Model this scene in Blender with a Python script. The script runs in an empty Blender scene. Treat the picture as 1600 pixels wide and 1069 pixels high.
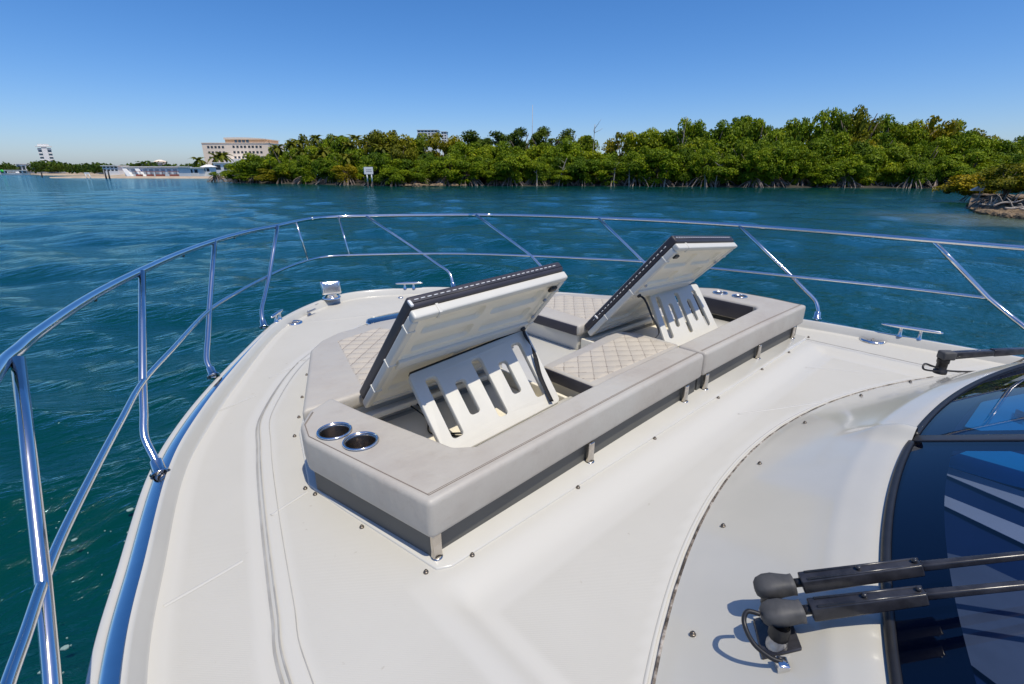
import bpy, bmesh, math, random
import numpy as np
from mathutils import Vector, Matrix
R = math.radians
scene = bpy.context.scene
col = scene.collection
rng = random.Random(7)

# ------------------------------------------------------------------ camera, sky, sun, exposure
HEAD = R(42.2)                                   # the camera looks 42 degrees to starboard of the bow
PITCH = math.atan(268.5 / 757.0)
CAM = Vector((-2.15, 0.0, 1.22))
cd = bpy.data.cameras.new('camera'); cam = bpy.data.objects.new('camera', cd); col.objects.link(cam)
cam.location = CAM; cam.rotation_euler = (math.pi/2 - PITCH, 0, -HEAD)
cd.sensor_width = 36; cd.lens = 36*757/1600; cd.clip_start = 0.02; cd.clip_end = 9000
scene.camera = cam
SUN_EL, SUN_AZ = R(69), R(183)                   # azimuth clockwise from the bow: the sun stands astern
w = bpy.data.worlds.new('World'); scene.world = w; w.use_nodes = True
nt = w.node_tree; nt.nodes.clear()
sky = nt.nodes.new('ShaderNodeTexSky'); sky.sky_type = 'NISHITA'; sky.sun_disc = False
sky.sun_elevation = SUN_EL; sky.sun_rotation = SUN_AZ; sky.air_density = 0.85; sky.dust_density = 0.8; sky.ozone_density = 7.0
bg = nt.nodes.new('ShaderNodeBackground'); bg.inputs['Strength'].default_value = 0.145
wo = nt.nodes.new('ShaderNodeOutputWorld')
hs = nt.nodes.new('ShaderNodeHueSaturation'); hs.inputs['Saturation'].default_value = 1.22        # clear, richly blue subtropical sky
tn = nt.nodes.new('ShaderNodeMix'); tn.data_type = 'RGBA'; tn.blend_type = 'MULTIPLY'; tn.inputs[0].default_value = 1; tn.inputs[7].default_value = (.99, .945, 1.01, 1)
nt.links.new(sky.outputs[0], hs.inputs['Color']); nt.links.new(hs.outputs[0], tn.inputs[6])
nt.links.new(tn.outputs[2], bg.inputs[0]); nt.links.new(bg.outputs[0], wo.inputs[0])
sd = bpy.data.lights.new('sun', 'SUN'); sun = bpy.data.objects.new('sun', sd); col.objects.link(sun)
sd.energy = 3.75; sd.angle = R(0.53); sd.color = (1.0, 0.93, 0.79)
to_sun = Vector((math.sin(SUN_AZ)*math.cos(SUN_EL), math.cos(SUN_AZ)*math.cos(SUN_EL), math.sin(SUN_EL)))
sun.rotation_euler = to_sun.to_track_quat('Z', 'Y').to_euler(); sun.location = (0, -20, 30)
vs = scene.view_settings
vs.view_transform = 'Standard'; vs.look = 'None'; vs.exposure = 0.0; vs.gamma = 1.0; vs.use_curve_mapping = False
scene.cycles.max_bounces = 8; scene.cycles.transparent_max_bounces = 8
scene.cycles.caustics_reflective = False; scene.cycles.caustics_refractive = False

WATER = -1.88
FX, FY = math.sin(HEAD), math.cos(HEAD)          # view direction on the ground
def sight(u, d):
    """ground point at picture bearing u (0..1600 across the view), d metres of depth"""
    a = (u-800)/757.0; c = math.cos(PITCH)
    X, Y = a*d*c, d                              # bearing measured along the horizon
    return Vector((CAM.x + X*FY + Y*FX, -X*FX + Y*FY))
def rise(v, d):
    """height of something seen at picture row v at depth d (horizon at row 266)"""
    return CAM.z + d*math.tan(math.atan((534.5-v)/757.0) - PITCH)

# ------------------------------------------------------------------ helpers
def tag(o, label=None, cat=None, group=None, kind=None):
    if label: o['label'] = label
    if cat: o['category'] = cat
    if group: o['group'] = group
    if kind: o['kind'] = kind
    return o
def empty(name, loc, label, cat, group=None, rz=0):
    o = bpy.data.objects.new(name, None); col.objects.link(o); o.location = loc; o.rotation_euler = (0, 0, rz)
    o.empty_display_size = 0.2
    return tag(o, label, cat, group)
def wpos(o):
    p = Vector((0, 0, 0))
    while o is not None: p = p + Vector(o.location); o = o.parent
    return p
def link(name, me, mat, parent=None, local=False):
    o = bpy.data.objects.new(name, me); col.objects.link(o)
    if mat is not None and not me.materials:
        for m in (mat if isinstance(mat, (list, tuple)) else [mat]): me.materials.append(m)
    if parent is not None:
        o.parent = parent
        if not local: o.location = -wpos(parent)
    return o
def meshdata(name, V, F, smooth=False, mi=None):
    me = bpy.data.meshes.new(name)
    me.from_pydata([tuple(v) for v in V], [], [tuple(f) for f in F]); me.update()
    if smooth: me.polygons.foreach_set('use_smooth', [True]*len(me.polygons))
    if mi is not None: me.polygons.foreach_set('material_index', mi)
    return me
def npmesh(name, V, Q, smooth=True):
    """quads from numpy arrays"""
    me = bpy.data.meshes.new(name)
    V = np.asarray(V, np.float32); Q = np.asarray(Q, np.int32)
    me.vertices.add(len(V)); me.vertices.foreach_set('co', V.ravel())
    n = Q.shape[1]
    me.loops.add(Q.size); me.loops.foreach_set('vertex_index', Q.ravel())
    me.polygons.add(len(Q)); me.polygons.foreach_set('loop_start', np.arange(0, Q.size, n, dtype=np.int32))
    me.polygons.foreach_set('loop_total', np.full(len(Q), n, np.int32))
    if smooth: me.polygons.foreach_set('use_smooth', np.ones(len(Q), bool))
    me.update(calc_edges=True); me.validate()
    return me
def gridq(nu, nv, off=0):
    i, j = np.meshgrid(np.arange(nu-1), np.arange(nv-1), indexing='ij')
    a = i*nv + j + off
    return np.stack([a, a+nv, a+nv+1, a+1], -1).reshape(-1, 4)
class MB:
    def __init__(s): s.V = []; s.F = []
    def add(s, V, F):
        n = len(s.V); s.V += [tuple(v) for v in V]; s.F += [tuple(i+n for i in f) for f in F]; return s
    def box(s, c, d, M=None):
        x, y, z = [q/2 for q in d]; c = Vector(c)
        V = [Vector(p) for p in [(-x,-y,-z),(x,-y,-z),(x,y,-z),(-x,y,-z),(-x,-y,z),(x,-y,z),(x,y,z),(-x,y,z)]]
        if M is not None: V = [M @ v for v in V]
        return s.add([c+v for v in V], [(0,3,2,1),(4,5,6,7),(0,1,5,4),(1,2,6,5),(2,3,7,6),(3,0,4,7)])
    def hexa(s, P):   # eight corners: bottom ring then top ring
        return s.add(P, [(0,3,2,1),(4,5,6,7),(0,1,5,4),(1,2,6,5),(2,3,7,6),(3,0,4,7)])
    def tube(s, pts, r, seg=10, cap=True):
        pts = [Vector(p) for p in pts]; n = len(pts)
        rr = r if isinstance(r, (list, tuple)) else [r]*n
        t0 = (pts[1]-pts[0]).normalized(); up = Vector((0,0,1)) if abs(t0.z) < .95 else Vector((1,0,0))
        a = t0.cross(up).normalized(); base = len(s.V)
        for i, p in enumerate(pts):
            t = (pts[min(i+1,n-1)]-pts[max(i-1,0)]).normalized()
            a = (a - t*a.dot(t)).normalized(); b = t.cross(a)
            for k in range(seg):
                q = 2*math.pi*k/seg; s.V.append(tuple(p + (a*math.cos(q)+b*math.sin(q))*rr[i]))
        for i in range(n-1):
            for k in range(seg):
                k2 = (k+1) % seg
                s.F.append((base+i*seg+k, base+i*seg+k2, base+(i+1)*seg+k2, base+(i+1)*seg+k))
        if cap:
            s.F.append(tuple(base+k for k in reversed(range(seg)))); s.F.append(tuple(base+(n-1)*seg+k for k in range(seg)))
        return s
    def lathe(s, prof, c=(0,0,0), seg=20, M=None):
        base = len(s.V); c = Vector(c)
        for r, z in prof:
            for k in range(seg):
                q = 2*math.pi*k/seg; v = Vector((r*math.cos(q), r*math.sin(q), z))
                s.V.append(tuple(c + (M @ v if M is not None else v)))
        for i in range(len(prof)-1):
            for k in range(seg):
                k2 = (k+1) % seg
                s.F.append((base+i*seg+k, base+i*seg+k2, base+(i+1)*seg+k2, base+(i+1)*seg+k))
        return s
    def obj(s, name, mat, parent=None, smooth=False, local=False, bevel=0, seg=2, auto=None):
        me = meshdata(name, s.V, s.F, smooth)
        if bevel:
            bm = bmesh.new(); bm.from_mesh(me); bmesh.ops.remove_doubles(bm, verts=bm.verts, dist=1e-5)
            bmesh.ops.bevel(bm, geom=bm.edges[:], offset=bevel, segments=seg, affect='EDGES', profile=.6, clamp_overlap=True)
            bmesh.ops.recalc_face_normals(bm, faces=bm.faces)
            for f in bm.faces: f.smooth = True
            bm.to_mesh(me); bm.free()
        return link(name, me, mat, parent, local)
def catmull(P, n=8, closed=False):
    P = [Vector(p) for p in P]; out = []; m = len(P)
    for i in range(m-1):
        p0 = P[max(i-1,0)]; p1 = P[i]; p2 = P[i+1]; p3 = P[min(i+2,m-1)]
        for k in range(n):
            t = k/n
            out.append(.5*((2*p1)+(p2-p0)*t+(2*p0-5*p1+4*p2-p3)*t*t+(3*p1-p0-3*p2+p3)*t**3))
    out.append(P[-1]); return out
def smoothstep(a, b, x):
    t = np.clip((x-a)/(b-a), 0, 1); return t*t*(3-2*t)
def copy_tree(o, parent=None):
    c = o.copy(); col.objects.link(c); c.parent = parent
    for ch in list(o.children): copy_tree(ch, c)
    return c

# ------------------------------------------------------------------ materials
def N(t, kind, **kw):
    n = t.nodes.new(kind)
    for k, v in kw.items(): setattr(n, k, v)
    return n
def ramp(t, stops, src):
    r = N(t, 'ShaderNodeValToRGB'); e = r.color_ramp.elements
    while len(e) < len(stops): e.new(.5)
    for q, (p, c) in zip(e, stops): q.position = p; q.color = (*c, 1)
    t.links.new(src, r.inputs[0]); return r
def noise(t, scale, detail=3, rough=.55, coord='Object', stretch=None):
    tc = N(t, 'ShaderNodeTexCoord'); n = N(t, 'ShaderNodeTexNoise')
    n.inputs['Scale'].default_value = scale; n.inputs['Detail'].default_value = detail; n.inputs['Roughness'].default_value = rough
    if stretch:
        mp = N(t, 'ShaderNodeMapping'); mp.inputs['Scale'].default_value = stretch
        t.links.new(tc.outputs[coord], mp.inputs[0]); t.links.new(mp.outputs[0], n.inputs['Vector'])
    else: t.links.new(tc.outputs[coord], n.inputs['Vector'])
    return n
def mat(name, c, rough=.5, metal=0, var=None, vscale=6, bump=0, bscale=60, bdist=.002, spec=.5, coat=0, c2=None, detail=4):
    m = bpy.data.materials.new(name); m.use_nodes = True; t = m.node_tree; b = t.nodes['Principled BSDF']
    b.inputs['Roughness'].default_value = rough; b.inputs['Metallic'].default_value = metal
    b.inputs['Specular IOR Level'].default_value = spec; b.inputs['Coat Weight'].default_value = coat; b.inputs['Coat Roughness'].default_value = .06
    b.inputs['Base Color'].default_value = (*c, 1)
    if var or c2:
        c2 = c2 or tuple(q*(1-var) for q in c)
        n = noise(t, vscale, detail); r = ramp(t, [(.35, c2), (.62, c)], n.outputs[0]); t.links.new(r.outputs[0], b.inputs['Base Color'])
    if bump:
        n = noise(t, bscale, 4); bp = N(t, 'ShaderNodeBump'); bp.inputs['Strength'].default_value = bump; bp.inputs['Distance'].default_value = bdist
        t.links.new(n.outputs[0], bp.inputs['Height']); t.links.new(bp.outputs[0], b.inputs['Normal'])
    return m
M = {}
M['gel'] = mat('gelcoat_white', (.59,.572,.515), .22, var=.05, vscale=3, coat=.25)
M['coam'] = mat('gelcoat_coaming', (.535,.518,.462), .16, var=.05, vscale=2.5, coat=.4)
M['cream'] = mat('fibreglass_cream', (.86,.80,.66), .38, var=.05, vscale=7, bump=.15, bscale=25, bdist=.002)
M['board'] = mat('board_white', (.65,.63,.565), .42, var=.03, vscale=9)
M['steel'] = mat('polished_steel', (.82,.81,.80), .12, 1, var=.04, vscale=20)
M['brushed'] = mat('post_steel', (.62,.57,.51), .17, 1, var=.2, vscale=25)
M['cupsteel'] = mat('cup_steel', (.50,.45,.40), .22, 1, var=.2, vscale=30)
M['leather'] = mat('beige_leather', (.575,.525,.465), .5, var=.10, vscale=4, bump=.35, bscale=9, bdist=.006, c2=(.53,.475,.42))
def leathermat():
    m = mat('beige_leather_worn', (.575,.525,.465), .5); t = m.node_tree; b = t.nodes['Principled BSDF']
    n1 = noise(t, 2.2, 5, .6); r1 = ramp(t, [(.30, (.405,.365,.318)), (.50, (.455,.422,.370)), (.70, (.475,.452,.402))], n1.outputs[0])
    n2 = noise(t, 13, 6, .7, stretch=(1, 1, 2.5)); r2 = ramp(t, [(.30, (.86,.82,.78)), (.46, (1,1,1))], n2.outputs[0])       # rubbed and soiled patches
    mx = N(t, 'ShaderNodeMix', data_type='RGBA', blend_type='MULTIPLY'); mx.inputs[0].default_value = .45
    t.links.new(r1.outputs[0], mx.inputs[6]); t.links.new(r2.outputs[0], mx.inputs[7]); t.links.new(mx.outputs[2], b.inputs['Base Color'])
    n3 = noise(t, 7, 4, .55, stretch=(1, 2.2, 1)); n4 = noise(t, 350, 2); ad = N(t, 'ShaderNodeMath', operation='MULTIPLY_ADD'); ad.inputs[1].default_value = .06
    t.links.new(n4.outputs[0], ad.inputs[0]); t.links.new(n3.outputs[0], ad.inputs[2])
    bp = N(t, 'ShaderNodeBump'); bp.inputs['Strength'].default_value = .5; bp.inputs['Distance'].default_value = .010
    t.links.new(ad.outputs[0], bp.inputs['Height']); t.links.new(bp.outputs[0], b.inputs['Normal']); return m
M['leather'] = leathermat()
M['leather_q'] = mat('quilted_leather', (.53,.475,.39), .5, var=.07, vscale=5, bump=.2, bscale=60, bdist=.002)
M['thread'] = mat('brown_thread', (.23,.19,.16), .8)
M['charcoal'] = mat('charcoal_vinyl', (.042,.039,.050), .5, var=.15, vscale=8, bump=.2, bscale=200, bdist=.001)
M['wstitch'] = mat('white_thread', (.72,.72,.72), .7)
M['rubber'] = mat('black_rubber', (.014,.014,.016), .45, var=.3, vscale=20, bump=.2, bscale=60)
M['boot'] = mat('grey_boot_rubber', (.085,.083,.082), .62, c2=(.05,.05,.05), vscale=18, bump=.4, bscale=30, bdist=.003)
M['armblk'] = mat('black_painted_metal', (.022,.022,.026), .26, c2=(.045,.045,.052), vscale=22, bump=.25, bscale=70, bdist=.001)
M['strap'] = mat('black_webbing', (.012,.012,.013), .8, bump=.4, bscale=500, bdist=.001)
M['frit'] = mat('black_ceramic_band', (.002,.006,.018), .25)
M['dash'] = mat('dark_dash', (.006,.035,.12), .7, var=.2, vscale=3)
M['dashlt'] = mat('sunlit_dash_band', (.80,.74,.66), .7, var=.08, vscale=6)  # sunlit strips across the dash, put into the colour
M['dashmid'] = mat('mesh_screen_cover', (.24,.25,.27), .8, var=.15, vscale=9, bump=.5, bscale=400, bdist=.001)
M['dashbl'] = mat('blue_dash_area', (.02,.46,.80), .6, var=.1, vscale=6)  # plain blue areas laid on the dash
M['zinc'] = mat('cast_zinc', (.45,.45,.46), .4, .8, var=.3, vscale=40)
M['rust'] = mat('ivory_plastic', (.62,.52,.38), .6, var=.2, vscale=60)
M['blueglass'] = mat('hatch_acrylic', (.006,.02,.06), .06, coat=.5)
M['stud'] = mat('tarnished_stud', (.20,.17,.14), .38, .8, var=.3, vscale=60)
M['stepgrey'] = mat('grey_step_shade_and_border', (.43,.42,.39), .7, c2=(.33,.315,.285), vscale=9)  # shading of the deck step as a grey tone, also the non-skid border
M['mullion'] = mat('mullion_paint', (.045,.048,.058), .4, var=.1, vscale=5)
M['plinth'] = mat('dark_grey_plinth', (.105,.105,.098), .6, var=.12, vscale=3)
M['lens'] = mat('lamp_lens', (.45,.47,.50), .15, .85, bump=.5, bscale=90, bdist=.003)
M['black'] = mat('black_plastic', (.012,.012,.012), .4)

def deckmat():
    m = bpy.data.materials.new('nonskid_deck'); m.use_nodes = True; t = m.node_tree; b = t.nodes['Principled BSDF']
    b.inputs['Roughness'].default_value = .5
    gr = N(t, 'ShaderNodeAttribute', attribute_name='grip')
    n1 = noise(t, 1.6, 5); r1 = ramp(t, [(.3, (.500,.482,.430)), (.65, (.535,.517,.464))], n1.outputs[0])
    n2 = noise(t, 26, 3, .55); r2 = ramp(t, [(.70, (1,1,1)), (.77, (.62,.56,.48))], n2.outputs[0])   # specks of dirt
    mx = N(t, 'ShaderNodeMix', data_type='RGBA', blend_type='MULTIPLY'); mx.inputs[0].default_value = .55
    t.links.new(r1.outputs[0], mx.inputs[6]); t.links.new(r2.outputs[0], mx.inputs[7]); mg = N(t, 'ShaderNodeMix', data_type='RGBA'); mg.inputs[6].default_value = (.572,.553,.498,1); t.links.new(gr.outputs['Fac'], mg.inputs[0]); t.links.new(mx.outputs[2], mg.inputs[7]); t.links.new(mg.outputs[2], b.inputs['Base Color'])
    rg = N(t, 'ShaderNodeMapRange'); rg.inputs['To Min'].default_value = .34; rg.inputs['To Max'].default_value = .6; t.links.new(gr.outputs['Fac'], rg.inputs['Value']); t.links.new(rg.outputs[0], b.inputs['Roughness'])
    tc = N(t, 'ShaderNodeTexCoord'); wv = N(t, 'ShaderNodeTexWave'); wv.inputs['Scale'].default_value = 75; wv.bands_direction = 'DIAGONAL'
    wv.inputs['Distortion'].default_value = .6; wv.inputs['Detail'].default_value = 1
    t.links.new(tc.outputs['Object'], wv.inputs['Vector'])
    n3 = noise(t, 420, 2); ad = N(t, 'ShaderNodeMath', operation='ADD'); t.links.new(wv.outputs['Fac'], ad.inputs[0]); t.links.new(n3.outputs[0], ad.inputs[1])
    bp = N(t, 'ShaderNodeBump'); bp.inputs['Strength'].default_value = .22; bp.inputs['Distance'].default_value = .0010
    ml = N(t, 'ShaderNodeMath', operation='MULTIPLY'); t.links.new(ad.outputs[0], ml.inputs[0]); t.links.new(gr.outputs['Fac'], ml.inputs[1]); t.links.new(ml.outputs[0], bp.inputs['Height']); t.links.new(bp.outputs[0], b.inputs['Normal'])
    return m
M['deck'] = deckmat()
def sealmat():
    m = bpy.data.materials.new('weathered_sealant'); m.use_nodes = True; t = m.node_tree; b = t.nodes['Principled BSDF']; b.inputs['Roughness'].default_value = .8
    n = noise(t, 22, 5, .7); r = ramp(t, [(.40, (.05,.04,.03)), (.52, (.20,.165,.13)), (.66, (.50,.46,.41))], n.outputs[0]); t.links.new(r.outputs[0], b.inputs['Base Color'])
    return m
M['seal'] = sealmat()
def glassmat(name, tint, ior=1.5):
    m = bpy.data.materials.new(name); m.use_nodes = True; t = m.node_tree; t.nodes.remove(t.nodes['Principled BSDF'])
    o = t.nodes['Material Output']; tr = N(t, 'ShaderNodeBsdfTransparent'); tr.inputs[0].default_value = (*tint, 1)
    gl = N(t, 'ShaderNodeBsdfGlossy'); gl.inputs['Roughness'].default_value = .012; fr = N(t, 'ShaderNodeFresnel'); ge = N(t, 'ShaderNodeNewGeometry'); mi = N(t, 'ShaderNodeMapRange'); mi.inputs['To Min'].default_value = ior; mi.inputs['To Max'].default_value = 1/ior
    t.links.new(ge.outputs['Backfacing'], mi.inputs['Value']); t.links.new(mi.outputs[0], fr.inputs[0])
    mx = N(t, 'ShaderNodeMixShader'); t.links.new(fr.outputs[0], mx.inputs[0]); t.links.new(tr.outputs[0], mx.inputs[1]); t.links.new(gl.outputs[0], mx.inputs[2]); t.links.new(mx.outputs[0], o.inputs[0])
    return m
M['glass'] = glassmat('tinted_windscreen', (.36,.43,.57), 1.55)

# ------------------------------------------------------------------ water
def watermat():
    m = bpy.data.materials.new('sea_water'); m.use_nodes = True; t = m.node_tree; b = t.nodes['Principled BSDF']
    b.inputs['Roughness'].default_value = .07; b.inputs['IOR'].default_value = 1.333; b.inputs['Specular IOR Level'].default_value = .45; b.inputs['Specular Tint'].default_value = (.42,.78,1,1)
    tc = N(t, 'ShaderNodeTexCoord')
    n0 = noise(t, .035, 3, stretch=(1, 1, 0)); r0 = ramp(t, [(.35, (.000,.037,.030)), (.65, (.000,.043,.037))], n0.outputs[0])
    # sandy shallows round the mangrove point on the right
    p = sight(1605, 33)
    mp = N(t, 'ShaderNodeMapping'); mp.inputs['Location'].default_value = (-p.x, -p.y, 0)
    t.links.new(tc.outputs['Object'], mp.inputs[0])
    ln = N(t, 'ShaderNodeVectorMath', operation='LENGTH'); t.links.new(mp.outputs[0], ln.inputs[0])
    n1 = noise(t, .25, 3); ad = N(t, 'ShaderNodeMath', operation='MULTIPLY_ADD'); ad.inputs[1].default_value = 5; t.links.new(n1.outputs[0], ad.inputs[0]); t.links.new(ln.outputs['Value'], ad.inputs[2])
    mr = N(t, 'ShaderNodeMapRange'); mr.inputs['From Min'].default_value = 6.0; mr.inputs['From Max'].default_value = 11.5; mr.inputs['To Min'].default_value = 1; mr.inputs['To Max'].default_value = 0
    t.links.new(ad.outputs[0], mr.inputs['Value'])
    mx = N(t, 'ShaderNodeMix', data_type='RGBA'); t.links.new(mr.outputs[0], mx.inputs[0]); t.links.new(r0.outputs[0], mx.inputs[6]); mx.inputs[7].default_value = (.11,.13,.085,1)
    rot = N(t, 'ShaderNodeMapping'); rot.inputs['Rotation'].default_value = (0, 0, HEAD); rot.inputs['Scale'].default_value = (.42, 1, 1)
    t.links.new(tc.outputs['Object'], rot.inputs[0])
    a = N(t, 'ShaderNodeTexNoise'); a.inputs['Scale'].default_value = 7.0; a.inputs['Detail'].default_value = 5; a.inputs['Roughness'].default_value = .6; a.inputs['Distortion'].default_value = .5
    c = N(t, 'ShaderNodeTexNoise'); c.inputs['Scale'].default_value = 1.3; c.inputs['Detail'].default_value = 4
    t.links.new(rot.outputs[0], a.inputs['Vector']); t.links.new(rot.outputs[0], c.inputs['Vector'])
    b1 = N(t, 'ShaderNodeBump'); b1.inputs['Strength'].default_value = 1.0; b1.inputs['Distance'].default_value = .048
    b2 = N(t, 'ShaderNodeBump'); b2.inputs['Strength'].default_value = .8; b2.inputs['Distance'].default_value = .13
    t.links.new(a.outputs[0], b1.inputs['Height']); t.links.new(c.outputs[0], b2.inputs['Height']); t.links.new(b2.outputs[0], b1.inputs['Normal'])
    df = N(t, 'ShaderNodeBsdfDiffuse'); t.links.new(mx.outputs[2], df.inputs['Color']); t.links.new(b1.outputs[0], df.inputs['Normal'])
    gl = N(t, 'ShaderNodeBsdfGlossy'); gl.inputs['Color'].default_value = (.58,.90,1,1); gl.inputs['Roughness'].default_value = .07; t.links.new(b1.outputs[0], gl.inputs['Normal'])
    fr = N(t, 'ShaderNodeFresnel'); fr.inputs['IOR'].default_value = 1.42; t.links.new(b1.outputs[0], fr.inputs['Normal'])
    ms = N(t, 'ShaderNodeMixShader'); t.links.new(fr.outputs[0], ms.inputs[0]); t.links.new(df.outputs[0], ms.inputs[1]); t.links.new(gl.outputs[0], ms.inputs[2]); t.links.new(ms.outputs[0], t.nodes['Material Output'].inputs[0]); t.nodes.remove(b)
    return m
M['water'] = watermat()
def build_water():
    ang = np.concatenate([np.linspace(-62, 62, 500), np.linspace(65, 295, 62)]); ang = np.radians(ang)
    rad = np.concatenate([[0.4], 1.2*(1.0195**np.arange(0, 410))])
    rr, aa = np.meshgrid(rad, ang, indexing='ij')
    th = HEAD + aa
    X = CAM.x + rr*np.sin(th); Y = CAM.y + rr*np.cos(th); Z = np.zeros_like(X)
    cell = np.maximum(rr*.0195, rr*np.radians(.25)); r = np.random.RandomState(5)
    for k in range(90):
        lam = 0.45*(9.0/0.45)**(k/89.0); kk = 2*math.pi/lam
        d = HEAD + math.pi + r.normal(0.15, .55)
        amp = (.030 - .008*min(1, lam/4))/kk*r.uniform(.5, 1.3)
        ph = kk*(X*math.sin(d) + Y*math.cos(d)) + r.uniform(0, 6.28)
        Z += amp*np.sin(ph + .35*np.sin(ph))*smoothstep(1.0, 2.0, lam/(cell*2.2))
    Z *= 1 - .45*smoothstep(55, 100, rr)
    V = np.stack([X, Y, Z+WATER], -1).reshape(-1, 3)
    na = len(ang); Q = gridq(len(rad), na)
    i = np.arange(len(rad)-1); Q2 = np.stack([i*na+na-1, (i+1)*na+na-1, (i+1)*na, i*na], -1)
    o = link('water', npmesh('water', V, np.concatenate([Q, Q2])[:, ::-1]), M['water']); tag(o, kind='structure')
build_water()

# ------------------------------------------------------------------ the yacht: hull and deck
yacht = empty('motor_yacht', (0.1, 1.0, WATER), 'white motor yacht with steel bow rail, seen from its own side deck', 'yacht')
EDGE = [(-2.46,-2.4),(-2.42,-1.6),(-2.40,-.6),(-2.34,.5),(-2.254,1.258),(-2.151,1.706),(-2.015,2.217),(-1.862,2.594),(-1.576,3.136),(-1.113,3.9),(-.85,4.2),(-.56,4.43),(-.286,4.56),(-.08,4.575),(.144,4.496),(.40,4.34),(.631,4.166),(1.15,3.55),(1.6,2.85),(1.95,2.1),(2.183,1.216),(2.236,.735),(2.27,.437),(2.34,-.5),(2.40,-1.6),(2.43,-2.4)]
def resample(P, n):
    P = np.array([[p[0], p[1]] for p in P]); s = np.concatenate([[0], np.cumsum(np.linalg.norm(np.diff(P, axis=0), axis=1))])
    q = np.linspace(0, s[-1], n); return np.stack([np.interp(q, s, P[:, 0]), np.interp(q, s, P[:, 1])], -1)
edge = resample(catmull([(x, y, 0) for x, y in EDGE], 12), 640)
tan = np.gradient(edge, axis=0); tan /= np.linalg.norm(tan, axis=1)[:, None]
for _ in range(6): tan = (np.roll(tan, 1, 0)+tan*2+np.roll(tan, -1, 0))/4 if False else tan
nrm = np.stack([-tan[:, 1], tan[:, 0]], -1)      # outward (left of travel)

TRUNK = [(-2.03,-2.4),(-2.03,.3),(-1.995,1.023),(-1.945,1.282),(-1.837,1.76),(-1.711,2.252),(-1.573,2.646),(-1.142,3.275),(-.6,3.646),(-.15,3.78),(.35,3.72),(.85,3.35),(1.3,2.75),(1.6,2.1),(1.80,1.5),(1.885,1.182),(1.89,.416),(1.95,-2.4)]
trunk = np.array([[p.x, p.y] for p in catmull([(x, y, 0) for x, y in TRUNK], 8)])
def sdist(P, poly):
    """signed distance to a closed outline, positive inside"""
    x, y = P[:, 0], P[:, 1]; d = np.full(len(P), 1e9); ins = np.zeros(len(P), bool)
    A = poly; B = np.roll(poly, -1, 0)
    for (ax, ay), (bx, by) in zip(A, B):
        ex, ey = bx-ax, by-ay; L = ex*ex+ey*ey+1e-12
        t = np.clip(((x-ax)*ex+(y-ay)*ey)/L, 0, 1); d = np.minimum(d, (x-ax-t*ex)**2+(y-ay-t*ey)**2)
        c = ((ay > y) != (by > y)); xi = (bx-ax)*(y-ay)/(by-ay+1e-12)+ax; ins ^= (c & (x < xi))
    return np.where(ins, 1, -1)*np.sqrt(d)
RECESS = -.036
def deck_z(P):
    P = np.asarray(P, float); x, y = P[:, 0], P[:, 1]
    dt = sdist(P, trunk)
    z = -.020*smoothstep(-.45, -.02, dt)*(1-smoothstep(-.016, .014, dt)) - .007*np.exp(-(dt/.011)**2) - .003*np.exp(-((dt-.045)/.010)**2)
    rec = (1-smoothstep(.90, 1.03, y))*smoothstep(-1.575, -1.475, x)*(1-smoothstep(1.72, 1.83, x))
    z = z + RECESS*rec
    z = z + .0025*np.exp(-(((x+1.53)/.02)**2))*(y < 1.0) * (1-smoothstep(.9, 1.03, y))
    fr = np.exp(-((y-(3.94+.10*(x-.06)**2*2.2))/.012)**2)*((x > -.82) & (x < .9)); z = z + .004*fr
    return z
def seam_y(x): return .705 - .152*(x-.12)**2
def build_deck():
    nr = 190; f = np.linspace(0, 1, nr)**.9
    spine = np.stack([.02+.0*edge[:, 0], np.clip(edge[:, 1], -2.4, 3.9)*.985], -1)
    P = edge[:, None, :]*(1-f)[None, :, None] + spine[:, None, :]*f[None, :, None]
    P = P.reshape(-1, 2); z = deck_z(P)
    V = np.concatenate([P, z[:, None]], 1)
    Q = gridq(len(edge), nr)
    me = npmesh('deck', V, Q[:, ::-1])
    de = sdist(P, edge[::3]); dt = sdist(P, trunk); x, y = P[:, 0], P[:, 1]      # smooth margins round the moulded non-skid panels
    g = smoothstep(.035, .065, de)*smoothstep(.050, .080, np.abs(dt-.012))
    inr = smoothstep(-1.63, -1.60, x)*(1-smoothstep(1.86, 1.89, x))
    band = np.maximum(smoothstep(.83, .86, y)*(1-smoothstep(1.06, 1.09, y))*inr, (1-smoothstep(1.0, 1.06, y))*np.maximum(1-smoothstep(.070, .10, np.abs(x+1.525)), 1-smoothstep(.070, .10, np.abs(x-1.775))))
    g = g*(1-band)*smoothstep(.045, .065, np.abs(y-seam_y(x)))
    at = me.attributes.new('grip', 'FLOAT', 'POINT'); at.data.foreach_set('value', g.astype(np.float32))
    return link('deck', me, M['deck'], yacht)
deck = build_deck()
n = bmesh.new(); n.from_mesh(deck.data); bmesh.ops.remove_doubles(n, verts=n.verts, dist=1e-5); bmesh.ops.recalc_face_normals(n, faces=n.faces)
if sum(f.normal.z for f in n.faces) < 0: bmesh.ops.reverse_faces(n, faces=n.faces)
n.to_mesh(deck.data); n.free()

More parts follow.
